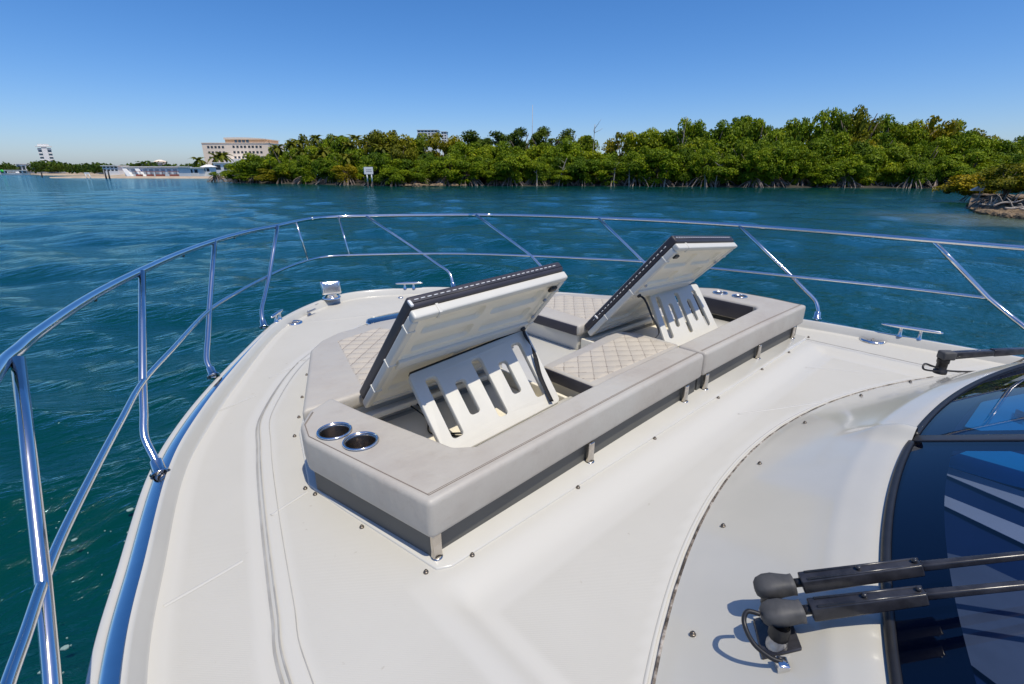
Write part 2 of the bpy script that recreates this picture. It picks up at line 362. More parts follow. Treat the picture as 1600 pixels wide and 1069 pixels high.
def sweep(name, prof, m, parent=yacht, lo=0, hi=None, widthfn=None, smooth=True, closed=False):
    """a profile of (outward offset, height) carried along the deck edge"""
    E = edge[lo:hi]; Nn = nrm[lo:hi]; k = len(prof); V = []
    for i in range(len(E)):
        pr = widthfn(E[i], prof) if widthfn else prof
        for o, z in pr: V.append((E[i, 0]+Nn[i, 0]*o, E[i, 1]+Nn[i, 1]*o, z))
    Q = gridq(len(E), k)
    me = npmesh(name, V, Q, smooth)
    return link(name, me, m, parent)
sweep('toe_rail', [(-.010,-.012),(-.001,-.006),(.003,.006),(.024,.049),(.029,.0545),(.034,.056),(.038,.056)], M['gel'])
def stripw(e, prof):
    k = float(1-smoothstep(2.6, 4.0, np.array(e[1]))); k = max(k, .04)
    return [(.038+(o-.038)*k, .056+(z-.056)*k) for o, z in prof]
sweep('rubbing_strake', [(.038,.056),(.045,.0565),(.058,.0545),(.074,.050),(.086,.044),(.090,.040)], M['steel'], widthfn=stripw)
def flangew(e, prof):
    k = float(1-smoothstep(2.6, 4.0, np.array(e[1]))); k = max(k, .04); d = (.090-.038)*(1-k); dz = .016*(1-k)
    return [(o-d*(1 if i < 4 else max(0, 1-(i-3)*.25)), z+dz*(1 if i < 4 else max(0, 1-(i-3)*.3))) for i, (o, z) in enumerate(prof)]
sweep('hull', [(.089,.039),(.095,.042),(.112,.041),(.117,.034),(.112,.015),(.09,-.05),(.03,-.35),(-.08,-.8),(-.22,-1.3),(-.36,-1.75),(-.46,-2.2)], M['gel'], widthfn=flangew)

# raised lip and moulded tray that carries the sunbed
def prism(name, pts, z0, z1, m, parent, bevel=.0, seg=3, only_top=False):
    bm = bmesh.new(); b = [bm.verts.new((x, y, z0)) for x, y in pts]; t = [bm.verts.new((x, y, z1)) for x, y in pts]
    k = len(pts); bm.faces.new(list(reversed(b))); top = bm.faces.new(t)
    for i in range(k): bm.faces.new((b[i], b[(i+1) % k], t[(i+1) % k], t[i]))
    bmesh.ops.recalc_face_normals(bm, faces=bm.faces)
    if bevel:
        bmesh.ops.bevel(bm, geom=bm.edges[:], offset=bevel, segments=seg, affect='EDGES', profile=.5, clamp_overlap=True)
        for f in bm.faces: f.smooth = True
    me = bpy.data.meshes.new(name); bm.to_mesh(me); bm.free()
    return link(name, me, m, parent)
prism('sunbed_flange', [(-1.642,1.80),(-1.60,1.55),(-1.505,1.075),(-1.46,1.052),(1.86,1.075),(1.92,1.10),(1.99,1.8),(1.84,2.12),(1.30,2.8),(.75,3.16),(-.70,3.16),(-1.18,2.94),(-1.52,2.25)], -.012, .007, M['gel'], yacht, .005, 2)

# faint moulded joints in the non-skid
for a, b in [((-2.182,1.512),(-1.955,1.565)),((-1.787,2.79),(-1.54,2.90)),((-1.815,1.716),(-1.662,1.764)),((-1.40,3.11),(-1.12,3.24)),((-2.29,.62),(-2.04,.66)),((-.60,3.66),(-.44,3.80)),((.35,.92),(.85,.66)),((1.35,.91),(1.62,.52))]:
    P = np.stack([np.linspace(a[0], b[0], 24), np.linspace(a[1], b[1], 24)], -1); d = Vector((b[0]-a[0], b[1]-a[1])).normalized(); nn = np.array([-d.y, d.x])
    z = deck_z(P); V = []
    for i in range(24):
        for o, h in ((-.007,.0005),(-.003,.0024),(.003,.0024),(.007,.0005)): V.append((P[i, 0]+nn[0]*o, P[i, 1]+nn[1]*o, z[i]+h))
    link('deck_joint', npmesh('deck_joint', V, gridq(24, 4)), M['gel'], yacht)

# step shading drawn as grey ribbons along the raised deck panel, and the fine border line of its non-skid
tr_ = resample([tuple(p) for p in trunk], 420); tt = np.gradient(tr_, axis=0); tt /= np.linalg.norm(tt, axis=1)[:, None]; tn_ = np.stack([tt[:, 1], -tt[:, 0]], -1)
for off, hw, mm in ((-.004, .0042, 'stepgrey'), (.012, .0028, 'stepgrey'), (.058, .0014, 'stepgrey')):
    V = []
    for o in (off-hw, off, off+hw):
        P = tr_+tn_*o; V.append(np.concatenate([P, (deck_z(P)+(.0042 if o == off else .0030))[:, None]], 1))
    V = np.stack(V, 1).reshape(-1, 3); link('shade_and_border_line', npmesh('shade_and_border_line', V, gridq(420, 3)), M[mm], yacht)
# ------------------------------------------------------------------ coaming and windscreen
def seam_y(x): return .705 - .152*(x-.12)**2
def ws_y(x): return .182 - .118*(x-.22)**2
def coam_pt(x0, f):
    """x0 runs along the sealed joint, f from the joint (0) to the windscreen (1)"""
    xs, ys = x0, seam_y(x0)
    xw = .22 + (x0-.12)*.80; yw = ws_y(xw)
    x = xs+(xw-xs)*f; y = ys+(yw-ys)*f
    g = np.clip(f, 0, 1)
    z = -.026 + .012*smoothstep(0, .06, g) + .170*np.clip((g-.05)/.70, 0, 1)**1.08*(g < .75) + .170*(g >= .75)
    z = z + .026*smoothstep(.70, .96, g)
    # soft shoulder where slope meets the flat lip, and the crest in front of the mullion
    z = z + .056*np.exp(-((x-.23)/.055)**2)*smoothstep(.48, .95, g)
    return x, y, z
def build_coaming():
    xs = np.concatenate([np.linspace(-2.05, -.2, 90), np.linspace(-.19, .75, 110), np.linspace(.76, 2.1, 70)])
    fs = np.linspace(0, 1, 60); X, Fm = np.meshgrid(xs, fs, indexing='ij')
    x, y, z = coam_pt(X, Fm)
    for _ in range(3): z[:, 1:-1] = (z[:, :-2]+2*z[:, 1:-1]+z[:, 2:])/4
    V = np.stack([x, y, z], -1).reshape(-1, 3)
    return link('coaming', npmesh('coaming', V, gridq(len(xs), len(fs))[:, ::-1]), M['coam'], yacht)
build_coaming()
b = MB(); b.tube([(x, seam_y(x)+.004, -.0305+.0012*math.sin(x*37)) for x in np.linspace(-2.05, 2.1, 160)], .0058, 6); b.obj('sealant_bead', M['seal'], yacht, True)
b = MB(); b.tube([(x, seam_y(x)+.026, RECESS-.002) for x in np.linspace(-1.9, 1.95, 120)], .0075, 8); b.obj('deck_moulding', M['gel'], yacht, True)
screen = MB()
SL = math.tan(R(24.5))
def ws_pt(x, a):      # a metres up the glass from its foot
    c = 1-.10*a
    return Vector((.22+(x-.22)*c, ws_y(x)-a*math.cos(R(24.5)), .185+a*math.sin(R(24.5))))
def ws_sheet(name, x0, x1, a0, a1, m, parent, lift=0, n=36, ka=10):
    V = []
    nv = Vector((0, math.sin(R(24.5)), math.cos(R(24.5))))
    for i in range(n):
        for k in range(ka): V.append(ws_pt(x0+(x1-x0)*i/(n-1), a0+(a1-a0)*k/(ka-1)) + nv*lift)
    return link(name, npmesh(name, V, gridq(n, ka)[:, ::-1]), m, parent)
wsc = link('windscreen', npmesh('windscreen', [ws_pt(x, a)+Vector((0, 0, .004)) for x in (.198, .242) for a in np.linspace(-.005, 1.35, 8)], gridq(2, 8)), M['armblk'], yacht)   # the mullion carries the panes
b = MB()
for i in range(8):
    pass
b.hexa([ws_pt(.190,0)+Vector((0,0,-.02)), ws_pt(.250,0)+Vector((0,0,-.02)), ws_pt(.250,1.35)+Vector((0,0,-.02)), ws_pt(.190,1.35)+Vector((0,0,-.02)),
        ws_pt(.190,0)+Vector((0,0,.010)), ws_pt(.250,0)+Vector((0,0,.010)), ws_pt(.250,1.35)+Vector((0,0,.010)), ws_pt(.190,1.35)+Vector((0,0,.010))])
b.obj('mullion', M['mullion'], wsc, bevel=.003)
for x0, x1 in ((-1.515, .184), (.256, 1.795)):
    pane = ws_sheet('pane', x0, x1, .012, 1.35, M['glass'], wsc, .004)
    xi0, xi1 = (x0, x1)
    ws_sheet('dark_border', x0, x1, .010, .135 if x0 < 0 else .11, M['frit'], wsc, -.004)
    ws_sheet('dark_border', (x1-.075 if x0 < 0 else x0-.034), (x1+.034 if x0 < 0 else x0+.075), .135 if x0 < 0 else .11, 1.35, M['frit'], wsc, -.004)
    # rubber gasket along the foot
    b = MB(); b.tube([ws_pt(x, .004)+Vector((0, .004, .004)) for x in np.linspace(x0, x1-.012 if x0 < 0 else x1, 70)], .0125, 8); b.obj('gasket', M['rubber'], wsc, True)
for xe in (-1.517, 1.797):        # cabin sides below the ends of the screen
    V = []
    for a in np.linspace(-.01, 1.35, 12): p = ws_pt(xe, a); V += [tuple(p+Vector((0, 0, .004))), (p.x+.10*(1 if xe > 0 else -1), p.y, -.05)]
    link('cabin_side', npmesh('cabin_side', V, gridq(12, 2)), M['gel'], yacht)
# what shows through the tinted panes: the dash top, sunlit bands painted pale on it, a mesh cover, flat blue patches, a defroster grille
def dash_pt(x, y): return Vector((x, y, .135 + .04*max(0, -y)))
ws = MB(); fx = np.linspace(-1.47, 1.74, 24); ws.add([(x, ws_y(x)-.03, .125) for x in fx]+[(1.55,-1.35,.18),(-1.25,-1.35,.18)], [tuple(range(26))]); dashboard = ws.obj('dashboard', M['dash'], yacht)
for pts, mm in (([(.175,.09),(.165,-.149),(.145,-.9),(-.35,-.9),(.039,-.157),(.110,.080)], 'dashlt'), ([(-.055,.070),(-.093,-.163),(-.30,-.9),(-.55,-.9),(-.196,-.169),(-.124,.058)], 'dashlt'),
                ([(-.425,.02),(-.388,-.072),(-.41,-.20),(-.60,-.75),(-1.10,-.75),(-.80,-.06)], 'dashmid'), ([(1.02,.04),(1.35,-.12),(1.35,-.7),(.60,-.7),(.64,.06)], 'dashbl'), ([(.178,.095),(.50,-.02),(.50,-.8),(.30,-.8),(.185,-.10)], 'dashbl')):
    t = MB(); k = len(pts); t.add([tuple(dash_pt(x, y)+Vector((0,0,.004))) for x, y in pts]+[tuple(dash_pt(x, y)+Vector((0,0,.002))) for x, y in pts], [tuple(reversed(range(k)))]+[(i, (i+1) % k, k+(i+1) % k, k+i) for i in range(k)])
    t.obj('dash_patch', M[mm], dashboard)
for x in (-.93, .9):
    g = MB()
    for k in range(9): g.box((x-.05+.0125*k, -.10, .163), (.006,.045,.006), Matrix.Rotation(R(-30), 3, 'Z'))
    g.obj('defroster_grille', M['zinc'], dashboard)

# ------------------------------------------------------------------ guard rail
TOP = [(-2.50,-1.6),(-2.47,-.4),(-2.43,.6),(-2.385,1.35),(-2.352,1.752),(-2.321,1.904),(-2.282,2.064),(-2.178,2.401),(-2.062,2.708),(-1.903,3.064),(-1.664,3.545),(-1.359,4.05),(-1.013,4.492),(-.689,4.80),(-.409,5.094),(-.16,5.29),(.137,5.31),(.431,5.16),(.831,4.9),(1.397,4.43),(1.79,3.921),(2.079,3.299),(2.32,2.671),(2.461,1.973),(2.50,1.235),(2.47,.582),(2.46,.0),(2.48,-1.6)]
MID = [(-2.52,-1.0,.355),(-2.50,.1,.355),(-2.468,.6,.355),(-2.430,.90,.355),(-2.407,1.058,.355),(-2.386,1.174,.355),(-2.361,1.322,.355),(-2.322,1.506,.355),(-2.241,1.813,.355),(-2.149,2.143,.355),(-2.045,2.497,.355),(-1.873,2.901,.355),(-1.563,3.598,.355),(-1.265,4.048,.355),(-.917,4.499,.356),(-.653,4.79,.358),(-.39,5.0,.362),(-.19,5.06,.367),(.03,4.968,.37),(.332,4.779,.37),(.654,4.543,.37),(1.056,4.151,.37),(1.428,3.646,.37),(1.73,3.16,.37),(2.008,2.661,.37),(2.195,2.002,.37),(2.342,1.411,.37),(2.487,.761,.37),(2.565,.21,.37)]
RAIL = catmull([(x, y, .74) for x, y in TOP], 10)
b = MB(); b.tube(RAIL, .0175, 14); top_rail = b.obj('top_rail', M['steel'], yacht, True)
b = MB(); b.tube(catmull(MID, 10), .0122, 12); b.obj('mid_rail', M['steel'], yacht, True)
for x, y, s in ((-2.12,2.56,1),(-1.64,3.58,1),(-1.18,4.29,1),(.62,5.04,1)):
    k = MB(); k.lathe([(.0,.715),(.006,.716),(.007,.724),(.004,.728)], (x, y, 0), 10); k.obj('rail_stud', M['black'], top_rail, True)
for i0, (x, y) in enumerate([(-.16,5.29),(1.397,4.43)]):
    q = min(range(len(RAIL)-1), key=lambda j: (RAIL[j].x-x)**2+(RAIL[j].y-y)**2); k = MB(); k.tube(RAIL[max(0, q-2):q+3], .0192, 14); k.obj('rail_sleeve', M['steel'], top_rail, True)
ST = [[(-2.32,1.796,.74),(-2.361,1.322,.355),(-2.385,1.09,.17),(-2.385,1.02,.10),(-2.385,.99,.05)],
      [(-1.908,3.023,.74),(-2.045,2.512,.35),(-2.095,2.344,.167),(-2.084,2.261,.09),(-2.082,2.211,.04)],
      [(-1.371,4.02,.74),(-1.563,3.598,.355),(-1.682,3.29,.134),(-1.684,3.23,.085),(-1.682,3.183,.04)],
      [(-.707,4.757,.74),(-.931,4.447,.365),(-1.118,4.127,.165),(-1.145,4.05,.10),(-1.153,4.007,.04)],
      [(.368,5.20,.74),(.666,4.562,.37),(.765,4.21,.20),(.755,4.14,.12),(.739,4.096,.04)],
      [(1.345,4.46,.74),(1.428,3.646,.37),(1.43,3.36,.19),(1.42,3.30,.12),(1.41,3.27,.04)],
      [(2.079,3.299,.74),(2.008,2.661,.37),(1.98,2.36,.19),(1.97,2.30,.12),(1.96,2.26,.04)],
      [(2.46,1.975,.74),(2.366,1.418,.36),(2.375,1.215,.19),(2.345,1.17,.12),(2.325,1.159,.04)],
      [(2.47,.579,.74),(2.565,.205,.37),(2.44,-.06,.20),(2.44,-.12,.12),(2.44,-.15,.04)]]
for pts in ST:
    p = [Vector(q) for q in pts]
    path = [p[0], p[0].lerp(p[1], .5), p[1]] + catmull([p[1].lerp(p[2], .6), p[2], p[3], p[4]], 7)[0:]
    b = MB(); b.tube(path, .0158, 12); s = b.obj('stanchion', M['steel'], yacht, True)
    d = (p[3]-p[4]).normalized(); Mx = d.to_track_quat('Z', 'Y').to_matrix()
    k = MB(); k.lathe([(.036,.0),(.036,.006),(.026,.010),(.0235,.055),(.0215,.060),(.0155,.061)], p[4]+Vector((0,0,.014)), 16, Mx); k.obj('base_socket', M['steel'], s, True)
for a, c in (((-.44,5.05,.74),(-.395,4.995,.362)), ((.102,5.30,.74),(.03,4.968,.37))):
    b = MB(); b.tube([a, c], .008, 10); b.obj('brace', M['steel'], yacht, True)

# ------------------------------------------------------------------ deck fittings (parts of the yacht)
def cleat(a, c, zf, h):
    a = Vector(a); c = Vector(c); d = (c-a); L = d.length; d.normalize()
    b = MB(); b.tube([a-d*.0, a.lerp(c, .06), a.lerp(c, .3), a.lerp(c, .7), a.lerp(c, .94), c], [.005,.010,.013,.013,.010,.005], 10); o = b.obj('cleat', M['steel'], yacht, True)
    for t in (.34, .66):
        q = a.lerp(c, t); k = MB(); k.lathe([(.020, zf-q.z), (.013, zf-q.z+.012), (.012, -.006)], q, 10); k.obj('cleat_post', M['steel'], o, True)
cleat((-1.085,4.03,.115),(-.94,4.20,.115), .055, 0)
cleat((.27,4.47,.112),(.50,4.31,.112), .055, 0)
cleat((2.27,.715,.125),(2.325,.36,.125), .052, 0)
def cap(x, y, r, z=None):
    z = float(deck_z([(x, y)])[0]) if z is None else z
    k = MB(); k.lathe([(r,z-.002),(r,z+.006),(r*.9,z+.012),(r*.62,z+.013),(r*.58,z+.009),(r*.2,z+.009),(0,z+.0095)], (x, y, 0), 24); o = k.obj('filler_cap', M['steel'], yacht, True)
    k = MB(); k.box((x, y, z+.012), (r*.9, .012, .006)); k.obj('cap_key_slot', M['brushed'], o, bevel=.001)
cap(-.883,4.139,.068); cap(.438,4.194,.055); cap(2.225,.735,.085); cap(.217,4.287,.028)
for x, y in ((-.56,4.49), (-.70,4.29)):   # small chain locks by the port bow
    z = .001; k = MB(); k.lathe([(.02,z),(.02,z+.012),(.009,z+.02),(.009,z+.045),(0,z+.048)], (x, y, 0), 12); o = k.obj('chain_lock', M['zinc'], yacht, True)
    k = MB(); k.box((x+.02, y-.012, z+.042), (.115,.016,.010), Matrix.Rotation(R(35), 3, 'Z')); k.obj('lever', M['zinc'], o, bevel=.003)
studs = [(-1.66,1.79),(-1.645,1.726),(-1.593,1.424),(-1.535,1.09),(-1.38,1.048),(-.835,1.05),(-.268,1.052),(.387,1.055),(1.001,1.06),(1.461,1.06),(1.93,1.085)]
studs += [(-1.22,2.955),(-1.36,2.65),(-1.46,2.42),(-1.545,2.24)]
sm = MB(); sm.lathe([(.0085,-.004),(.0085,.0025),(.007,.004),(.0055,.004),(.0052,.0075),(.0042,.009),(0,.0092)], (0,0,0), 12); stud_me = meshdata('snap_stud', sm.V, sm.F, True); stud_me.materials.append(M['stud'])
for x, y in studs:
    o = link('snap_stud', stud_me, None, yacht); o.location = Vector((x, y, max(0, float(deck_z([(x, y)])[0]))+.002)) - wpos(yacht)
for u in (-1.53, -1.16, -.66, -.14, .42, 1.02, 1.48):           # studs in the coaming
    x, y, z = coam_pt(np.array(u), np.array(.14)); o = link('snap_stud', stud_me, None, yacht); o.location = Vector((float(x), float(y), float(z)+.003)) - wpos(yacht)
# foredeck hatch
hp = [(-.44,3.30),(-.44,3.70),(-.40,3.775),(-.33,3.80),(.36,3.80),(.43,3.775),(.47,3.70),(.47,3.30)]
ht = prism('deck_hatch', hp, -.004, .022, M['blueglass'], yacht, .008, 3); tag(ht, 'dark blue acrylic deck hatch')
b = MB(); b.tube([(x, y, .006) for x, y in hp], .011, 8); b.obj('hatch_frame', M['steel'], ht, True)
# searchlight on the bow
c = Vector((-.385, 4.535, .058)); b = MB(); b.lathe([(.085,0),(.085,.012),(.07,.02),(.05,.032),(.05,.045),(0,.045)], c, 24); sl = b.obj('searchlight', M['steel'], yacht, True); tag(sl, 'chrome rectangular searchlight on the bow')
Mz = Matrix.Rotation(R(-16), 3, 'Z') @ Matrix.Rotation(R(-6), 3, 'X')
b = MB(); cc = c+Vector((.0, 0, .104)); b.box(cc, (.180,.12,.125), Mz); b.obj('housing', M['steel'], sl, bevel=.022, seg=4)
b = MB(); b.box(cc + Mz @ Vector((0,-.061,0)), (.156,.012,.102), Mz); b.obj('bezel', M['steel'], sl, bevel=.005)
b = MB(); b.box(cc + Mz @ Vector((0,-.0665,0)), (.136,.010,.083), Mz); b.obj('lens', M['lens'], sl, bevel=.004)

# ------------------------------------------------------------------ wipers
def wiper_arm(name, p, parent, w=.021, h=.020):
    """open channel arm through the points p"""
    b = MB(); P = [Vector(q) for q in p]
    for i in range(len(P)-1):
        a, c = P[i], P[i+1]; d = (c-a).normalized(); s = d.cross(Vector((0,0,1))).normalized(); u = s.cross(d)
        w0 = w*(1-.28*i/len(P)); w1 = w*(1-.28*(i+1)/len(P))
        b.hexa([a-s*w0-u*h, a+s*w0-u*h, c+s*w1-u*h*.8, c-s*w1-u*h*.8, a-s*w0*.8+u*h, a+s*w0*.8+u*h, c+s*w1*.8+u*h*.8, c-s*w1*.8+u*h*.8])
    return b.obj(name, M['armblk'], parent, bevel=.004, seg=2)
b = MB(); b.add([(-1.116,.225,.074),(-1.058,.162,.116),(-.948,.232,.100),(-1.010,.290,.064),(-1.116,.225,.093),(-1.058,.162,.134),(-.948,.232,.118),(-1.010,.290,.082)], [(0,3,2,1),(4,5,6,7),(0,1,5,4),(1,2,6,5),(2,3,7,6),(3,0,4,7)])
wip = b.obj('wiper', M['armblk'], yacht, bevel=.003); tag(wip, 'pair of parked black wiper arms on grey boots')
for (bx, by, hx, hy, tx, ty, tz) in ((-1.065,.212,-1.045,.232,-.735,-.150,.345), (-.985,.262,-.972,.278,-.650,-.140,.368)):
    k = MB(); k.lathe([(.026,.095),(.026,.108),(.020,.114),(.020,.122),(.0165,.128),(.0165,.150)], (bx, by, 0), 16); k.obj('spindle', M['zinc'], wip, True)
    k = MB(); k.lathe([(.022,.126),(.024,.130),(.024,.150),(.022,.165)], (bx+.004, by+.004, 0), 16); k.obj('spindle_sleeve', M['rubber'], wip, True)
    # rubber boot: rounded head stretched along the arm
    h = Vector((hx, hy, .178)); t = Vector((tx, ty, tz)); bs = .90; d = (t-h).normalized(); s = d.cross(Vector((0,0,1))).normalized(); u = s.cross(d)
    V = []; F = []; ns = 18; secs = [(-.040,.004,.006,-.004),(-.038,.017,.015,-.003),(-.030,.027,.022,-.001),(-.012,.034,.027,.0),(.010,.034,.028,.0),(.030,.029,.026,-.002),(.048,.026,.024,-.004),(.058,.027,.025,-.004),(.060,.020,.018,-.004)]
    for l, a_, c_, o_ in secs:
        for q in range(ns):
            g = 2*math.pi*q/ns; cs, sn = math.cos(g), math.sin(g)
            e = .62
            V.append(h + d*l + s*(bs*a_*math.copysign(abs(cs)**e, cs)) + u*(bs*c_*math.copysign(abs(sn)**e, sn)+o_))
    for i in range(len(secs)-1):
        for q in range(ns): F.append((i*ns+q, i*ns+(q+1) % ns, (i+1)*ns+(q+1) % ns, (i+1)*ns+q))
    F.append(tuple(reversed(range(ns)))); F.append(tuple((len(secs)-1)*ns+q for q in range(ns)))
    k = MB(); k.add(V, F); k.obj('boot', M['boot'], wip, True)
    a0 = h+d*.075; k = MB(); k.tube([h+d*.055, h+d*.085], [.011,.011], 10); k.obj('knuckle', M['rubber'], wip, True)
    k = MB(); k.box(a0+d*.010-u*.004-s*.014, (.02,.016,.012), Matrix([d, s, u]).transposed()); k.obj('spring_clip', M['rust'], wip, bevel=.003)
    p1 = h.lerp(t, .62); arm = wiper_arm('arm', [a0, p1+u*.006], wip, .0215, .019); k = MB(); e1 = a0+d*.015; k.tube([e1+u*.0195-s*.012, p1+u*.0195-s*.010], .0035, 6); k.tube([e1+u*.0195+s*.012, p1+u*.0195+s*.010], .0035, 6); k.obj('arm_ridge', M['armblk'], arm, True)
    wiper_arm('arm_extension', [p1+u*.006, t+u*.002, t+(t-p1)*1.0+Vector((0,-.06,.02))], wip, .0105, .009)
    for f in (.38, .60):
        k = MB(); q = h.lerp(t, f)+u*.025; k.lathe([(.006,-.002),(.006,.003),(.0045,.005),(0,.005)], q, 10); k.obj('rivet', M['armblk'], wip, True)
b = MB(); b.tube(catmull([(-1.075,.262,.172),(-1.095,.285,.176),(-1.128,.277,.170),(-1.142,.245,.145),(-1.134,.208,.128),(-1.120,.184,.122)], 8), .0058, 8); b.obj('washer_hose', M['rubber'], wip, True)
b = MB(); b.box((-1.120,.182,.112), (.030,.026,.028), Matrix.Rotation(R(40), 3, 'Z')); b.obj('hose_fitting', M['steel'], wip, bevel=.004)
# starboard wiper
b = MB(); b.lathe([(.034,.070),(.034,.088),(.027,.092),(.027,.135),(.031,.137),(.031,.160)], (1.56,.262,0), 16); w2 = b.obj('wiper', M['rubber'], yacht, True); tag(w2, 'black wiper on the starboard side of the windscreen')
b = MB(); b.box((1.565,.255,.185), (.075,.06,.05), Matrix.Rotation(R(-45), 3, 'Z')); b.obj('boot', M['boot'], w2, bevel=.012, seg=3)
wiper_arm('arm', [(1.585,.232,.188),(1.75,.08,.205),(1.90,-.06,.218),(2.15,-.32,.25)], w2, .024, .020)
b = MB(); b.tube(catmull([(1.53,.265,.088),(1.47,.31,.098),(1.44,.33,.113),(1.47,.33,.133),(1.52,.29,.113),(1.58,.22,.09),(1.72,.08,.095),(1.83,-.03,.15),(1.90,-.08,.20)], 8), .0055, 8); b.obj('washer_hose', M['rubber'], w2, True)

# ------------------------------------------------------------------ sun lounge
def lerp4(C, u, v):
    return C[0]*(1-u)*(1-v)+C[1]*u*(1-v)+C[2]*u*v+C[3]*(1-u)*v      # hinge-left, hinge-right, top-right, top-left
class Panel:
    def __init__(s, HL, HR, TR, TL):
        s.C = [Vector(q) for q in (HL, HR, TR, TL)]
        s.W = ((s.C[1]-s.C[0]).length+(s.C[2]-s.C[3]).length)/2; s.H = ((s.C[3]-s.C[0]).length+(s.C[2]-s.C[1]).length)/2
        s.n = (s.C[1]-s.C[0]).cross(s.C[3]-s.C[0]).normalized()
        if s.n.y < 0: s.n = -s.n                # towards the bow: the cushion side
    def p(s, a, b, w=0):                        # a, b in metres from the hinge-left corner, w towards the cushion
        return lerp4(s.C, a/s.W, b/s.H) + s.n*w
    def box(s, mb, a0, a1, b0, b1, w0, w1):
        return mb.hexa([s.p(a0,b0,w0), s.p(a1,b0,w0), s.p(a1,b1,w0), s.p(a0,b1,w0), s.p(a0,b0,w1), s.p(a1,b0,w1), s.p(a1,b1,w1), s.p(a0,b1,w1)])
def quilt(name, C, parent, z, ang=(42,-38), sp=.078, res=.0045, ph=0):
    """padded diamond panel between four plan corners (counter-clockwise)"""
    C = [Vector((*q, 0)) for q in C]; Wd = max((C[1]-C[0]).length, (C[2]-C[3]).length); Hd = max((C[3]-C[0]).length, (C[2]-C[1]).length)
    nu = int(Wd/res)+2; nv = int(Hd/res)+2
    u = np.linspace(0, 1, nu)[:, None]; v = np.linspace(0, 1, nv)[None, :]
    X = C[0].x*(1-u)*(1-v)+C[1].x*u*(1-v)+C[2].x*u*v+C[3].x*(1-u)*v; Y = C[0].y*(1-u)*(1-v)+C[1].y*u*(1-v)+C[2].y*u*v+C[3].y*(1-u)*v
    ds = []
    for a in ang:
        a = R(a); q = (-X*math.sin(a)+Y*math.cos(a))/sp+ph; ds.append(np.abs((q+.5) % 1-.5)*sp)
    d = np.minimum(*ds); e = np.minimum(np.minimum(u, 1-u)*Wd, np.minimum(v, 1-v)*Hd)
    h = .0075*(np.clip(ds[0]/.034, 0, 1)*np.clip(ds[1]/.034, 0, 1))**.45 * smoothstep(0, .012, e)
    V = np.stack([X, Y, z-.0005+h], -1).reshape(-1, 3); Q = gridq(nu, nv)
    me = npmesh(name, V, Q)
    dd = d.reshape(-1)[Q].mean(1); me.materials.append(M['leather_q']); me.materials.append(M['thread'])
    me.polygons.foreach_set('material_index', (dd < .0022).astype(np.int32))
    bm = bmesh.new(); bm.from_mesh(me); 
    if sum(f.normal.z for f in bm.faces) < 0: bmesh.ops.reverse_faces(bm, faces=bm.faces)
    bm.to_mesh(me); bm.free()
    return link(name, me, None, parent)
def cushion(name, pts, z0, z1, m, parent, bevel=.022): return prism(name, pts, z0, z1, m, parent, bevel, 4)
def seamline(name, pts, z, parent, r=.0017, m='thread'):
    b = MB(); b.tube([(x, y, z) for x, y in pts], r, 5); return b.obj(name, M[m], parent, True)
SLOTS = [(.083,.176,.14,.885),(.268,.356,.285,.722),(.453,.543,.13,.895),(.642,.730,.295,.735),(.812,.908,.145,.888)]
def slotted_board(name, P, parent, thick=.020):
    """one sheet with five round-ended slots, as a filled 2D curve laid on the panel P"""
    cu = bpy.data.curves.new(name, 'CURVE'); cu.dimensions = '2D'; cu.fill_mode = 'BOTH'; cu.extrude = thick/2; cu.bevel_depth = .003; cu.bevel_resolution = 1
    def rr(a0, a1, b0, b1, r, n=5):
        pts = []
        for cx, cy, st in ((a1-r,b0+r,-90),(a1-r,b1-r,0),(a0+r,b1-r,90),(a0+r,b0+r,180)):
            for k in range(n+1): g = R(st+90*k/n); pts.append((cx+r*math.cos(g), cy+r*math.sin(g)))
        sp = cu.splines.new('POLY'); sp.points.add(len(pts)-1); sp.use_cyclic_u = True
        for q, (x, y) in zip(sp.points, pts): q.co = (x, y, 0, 1)
    rr(0, P.W, 0, P.H, .022)
    for u0, u1, v0, v1 in SLOTS: rr(u0*P.W, u1*P.W, v0*P.H, v1*P.H, .020)
    tmp = bpy.data.objects.new('tmp', cu); col.objects.link(tmp)
    me = bpy.data.meshes.new_from_object(tmp.evaluated_get(bpy.context.evaluated_depsgraph_get())); bpy.data.objects.remove(tmp)
    for v in me.vertices: v.co = P.p(v.co.x, v.co.y, v.co.z)
    me.materials.clear(); me.name = name
    return link(name, me, M['board'], parent)

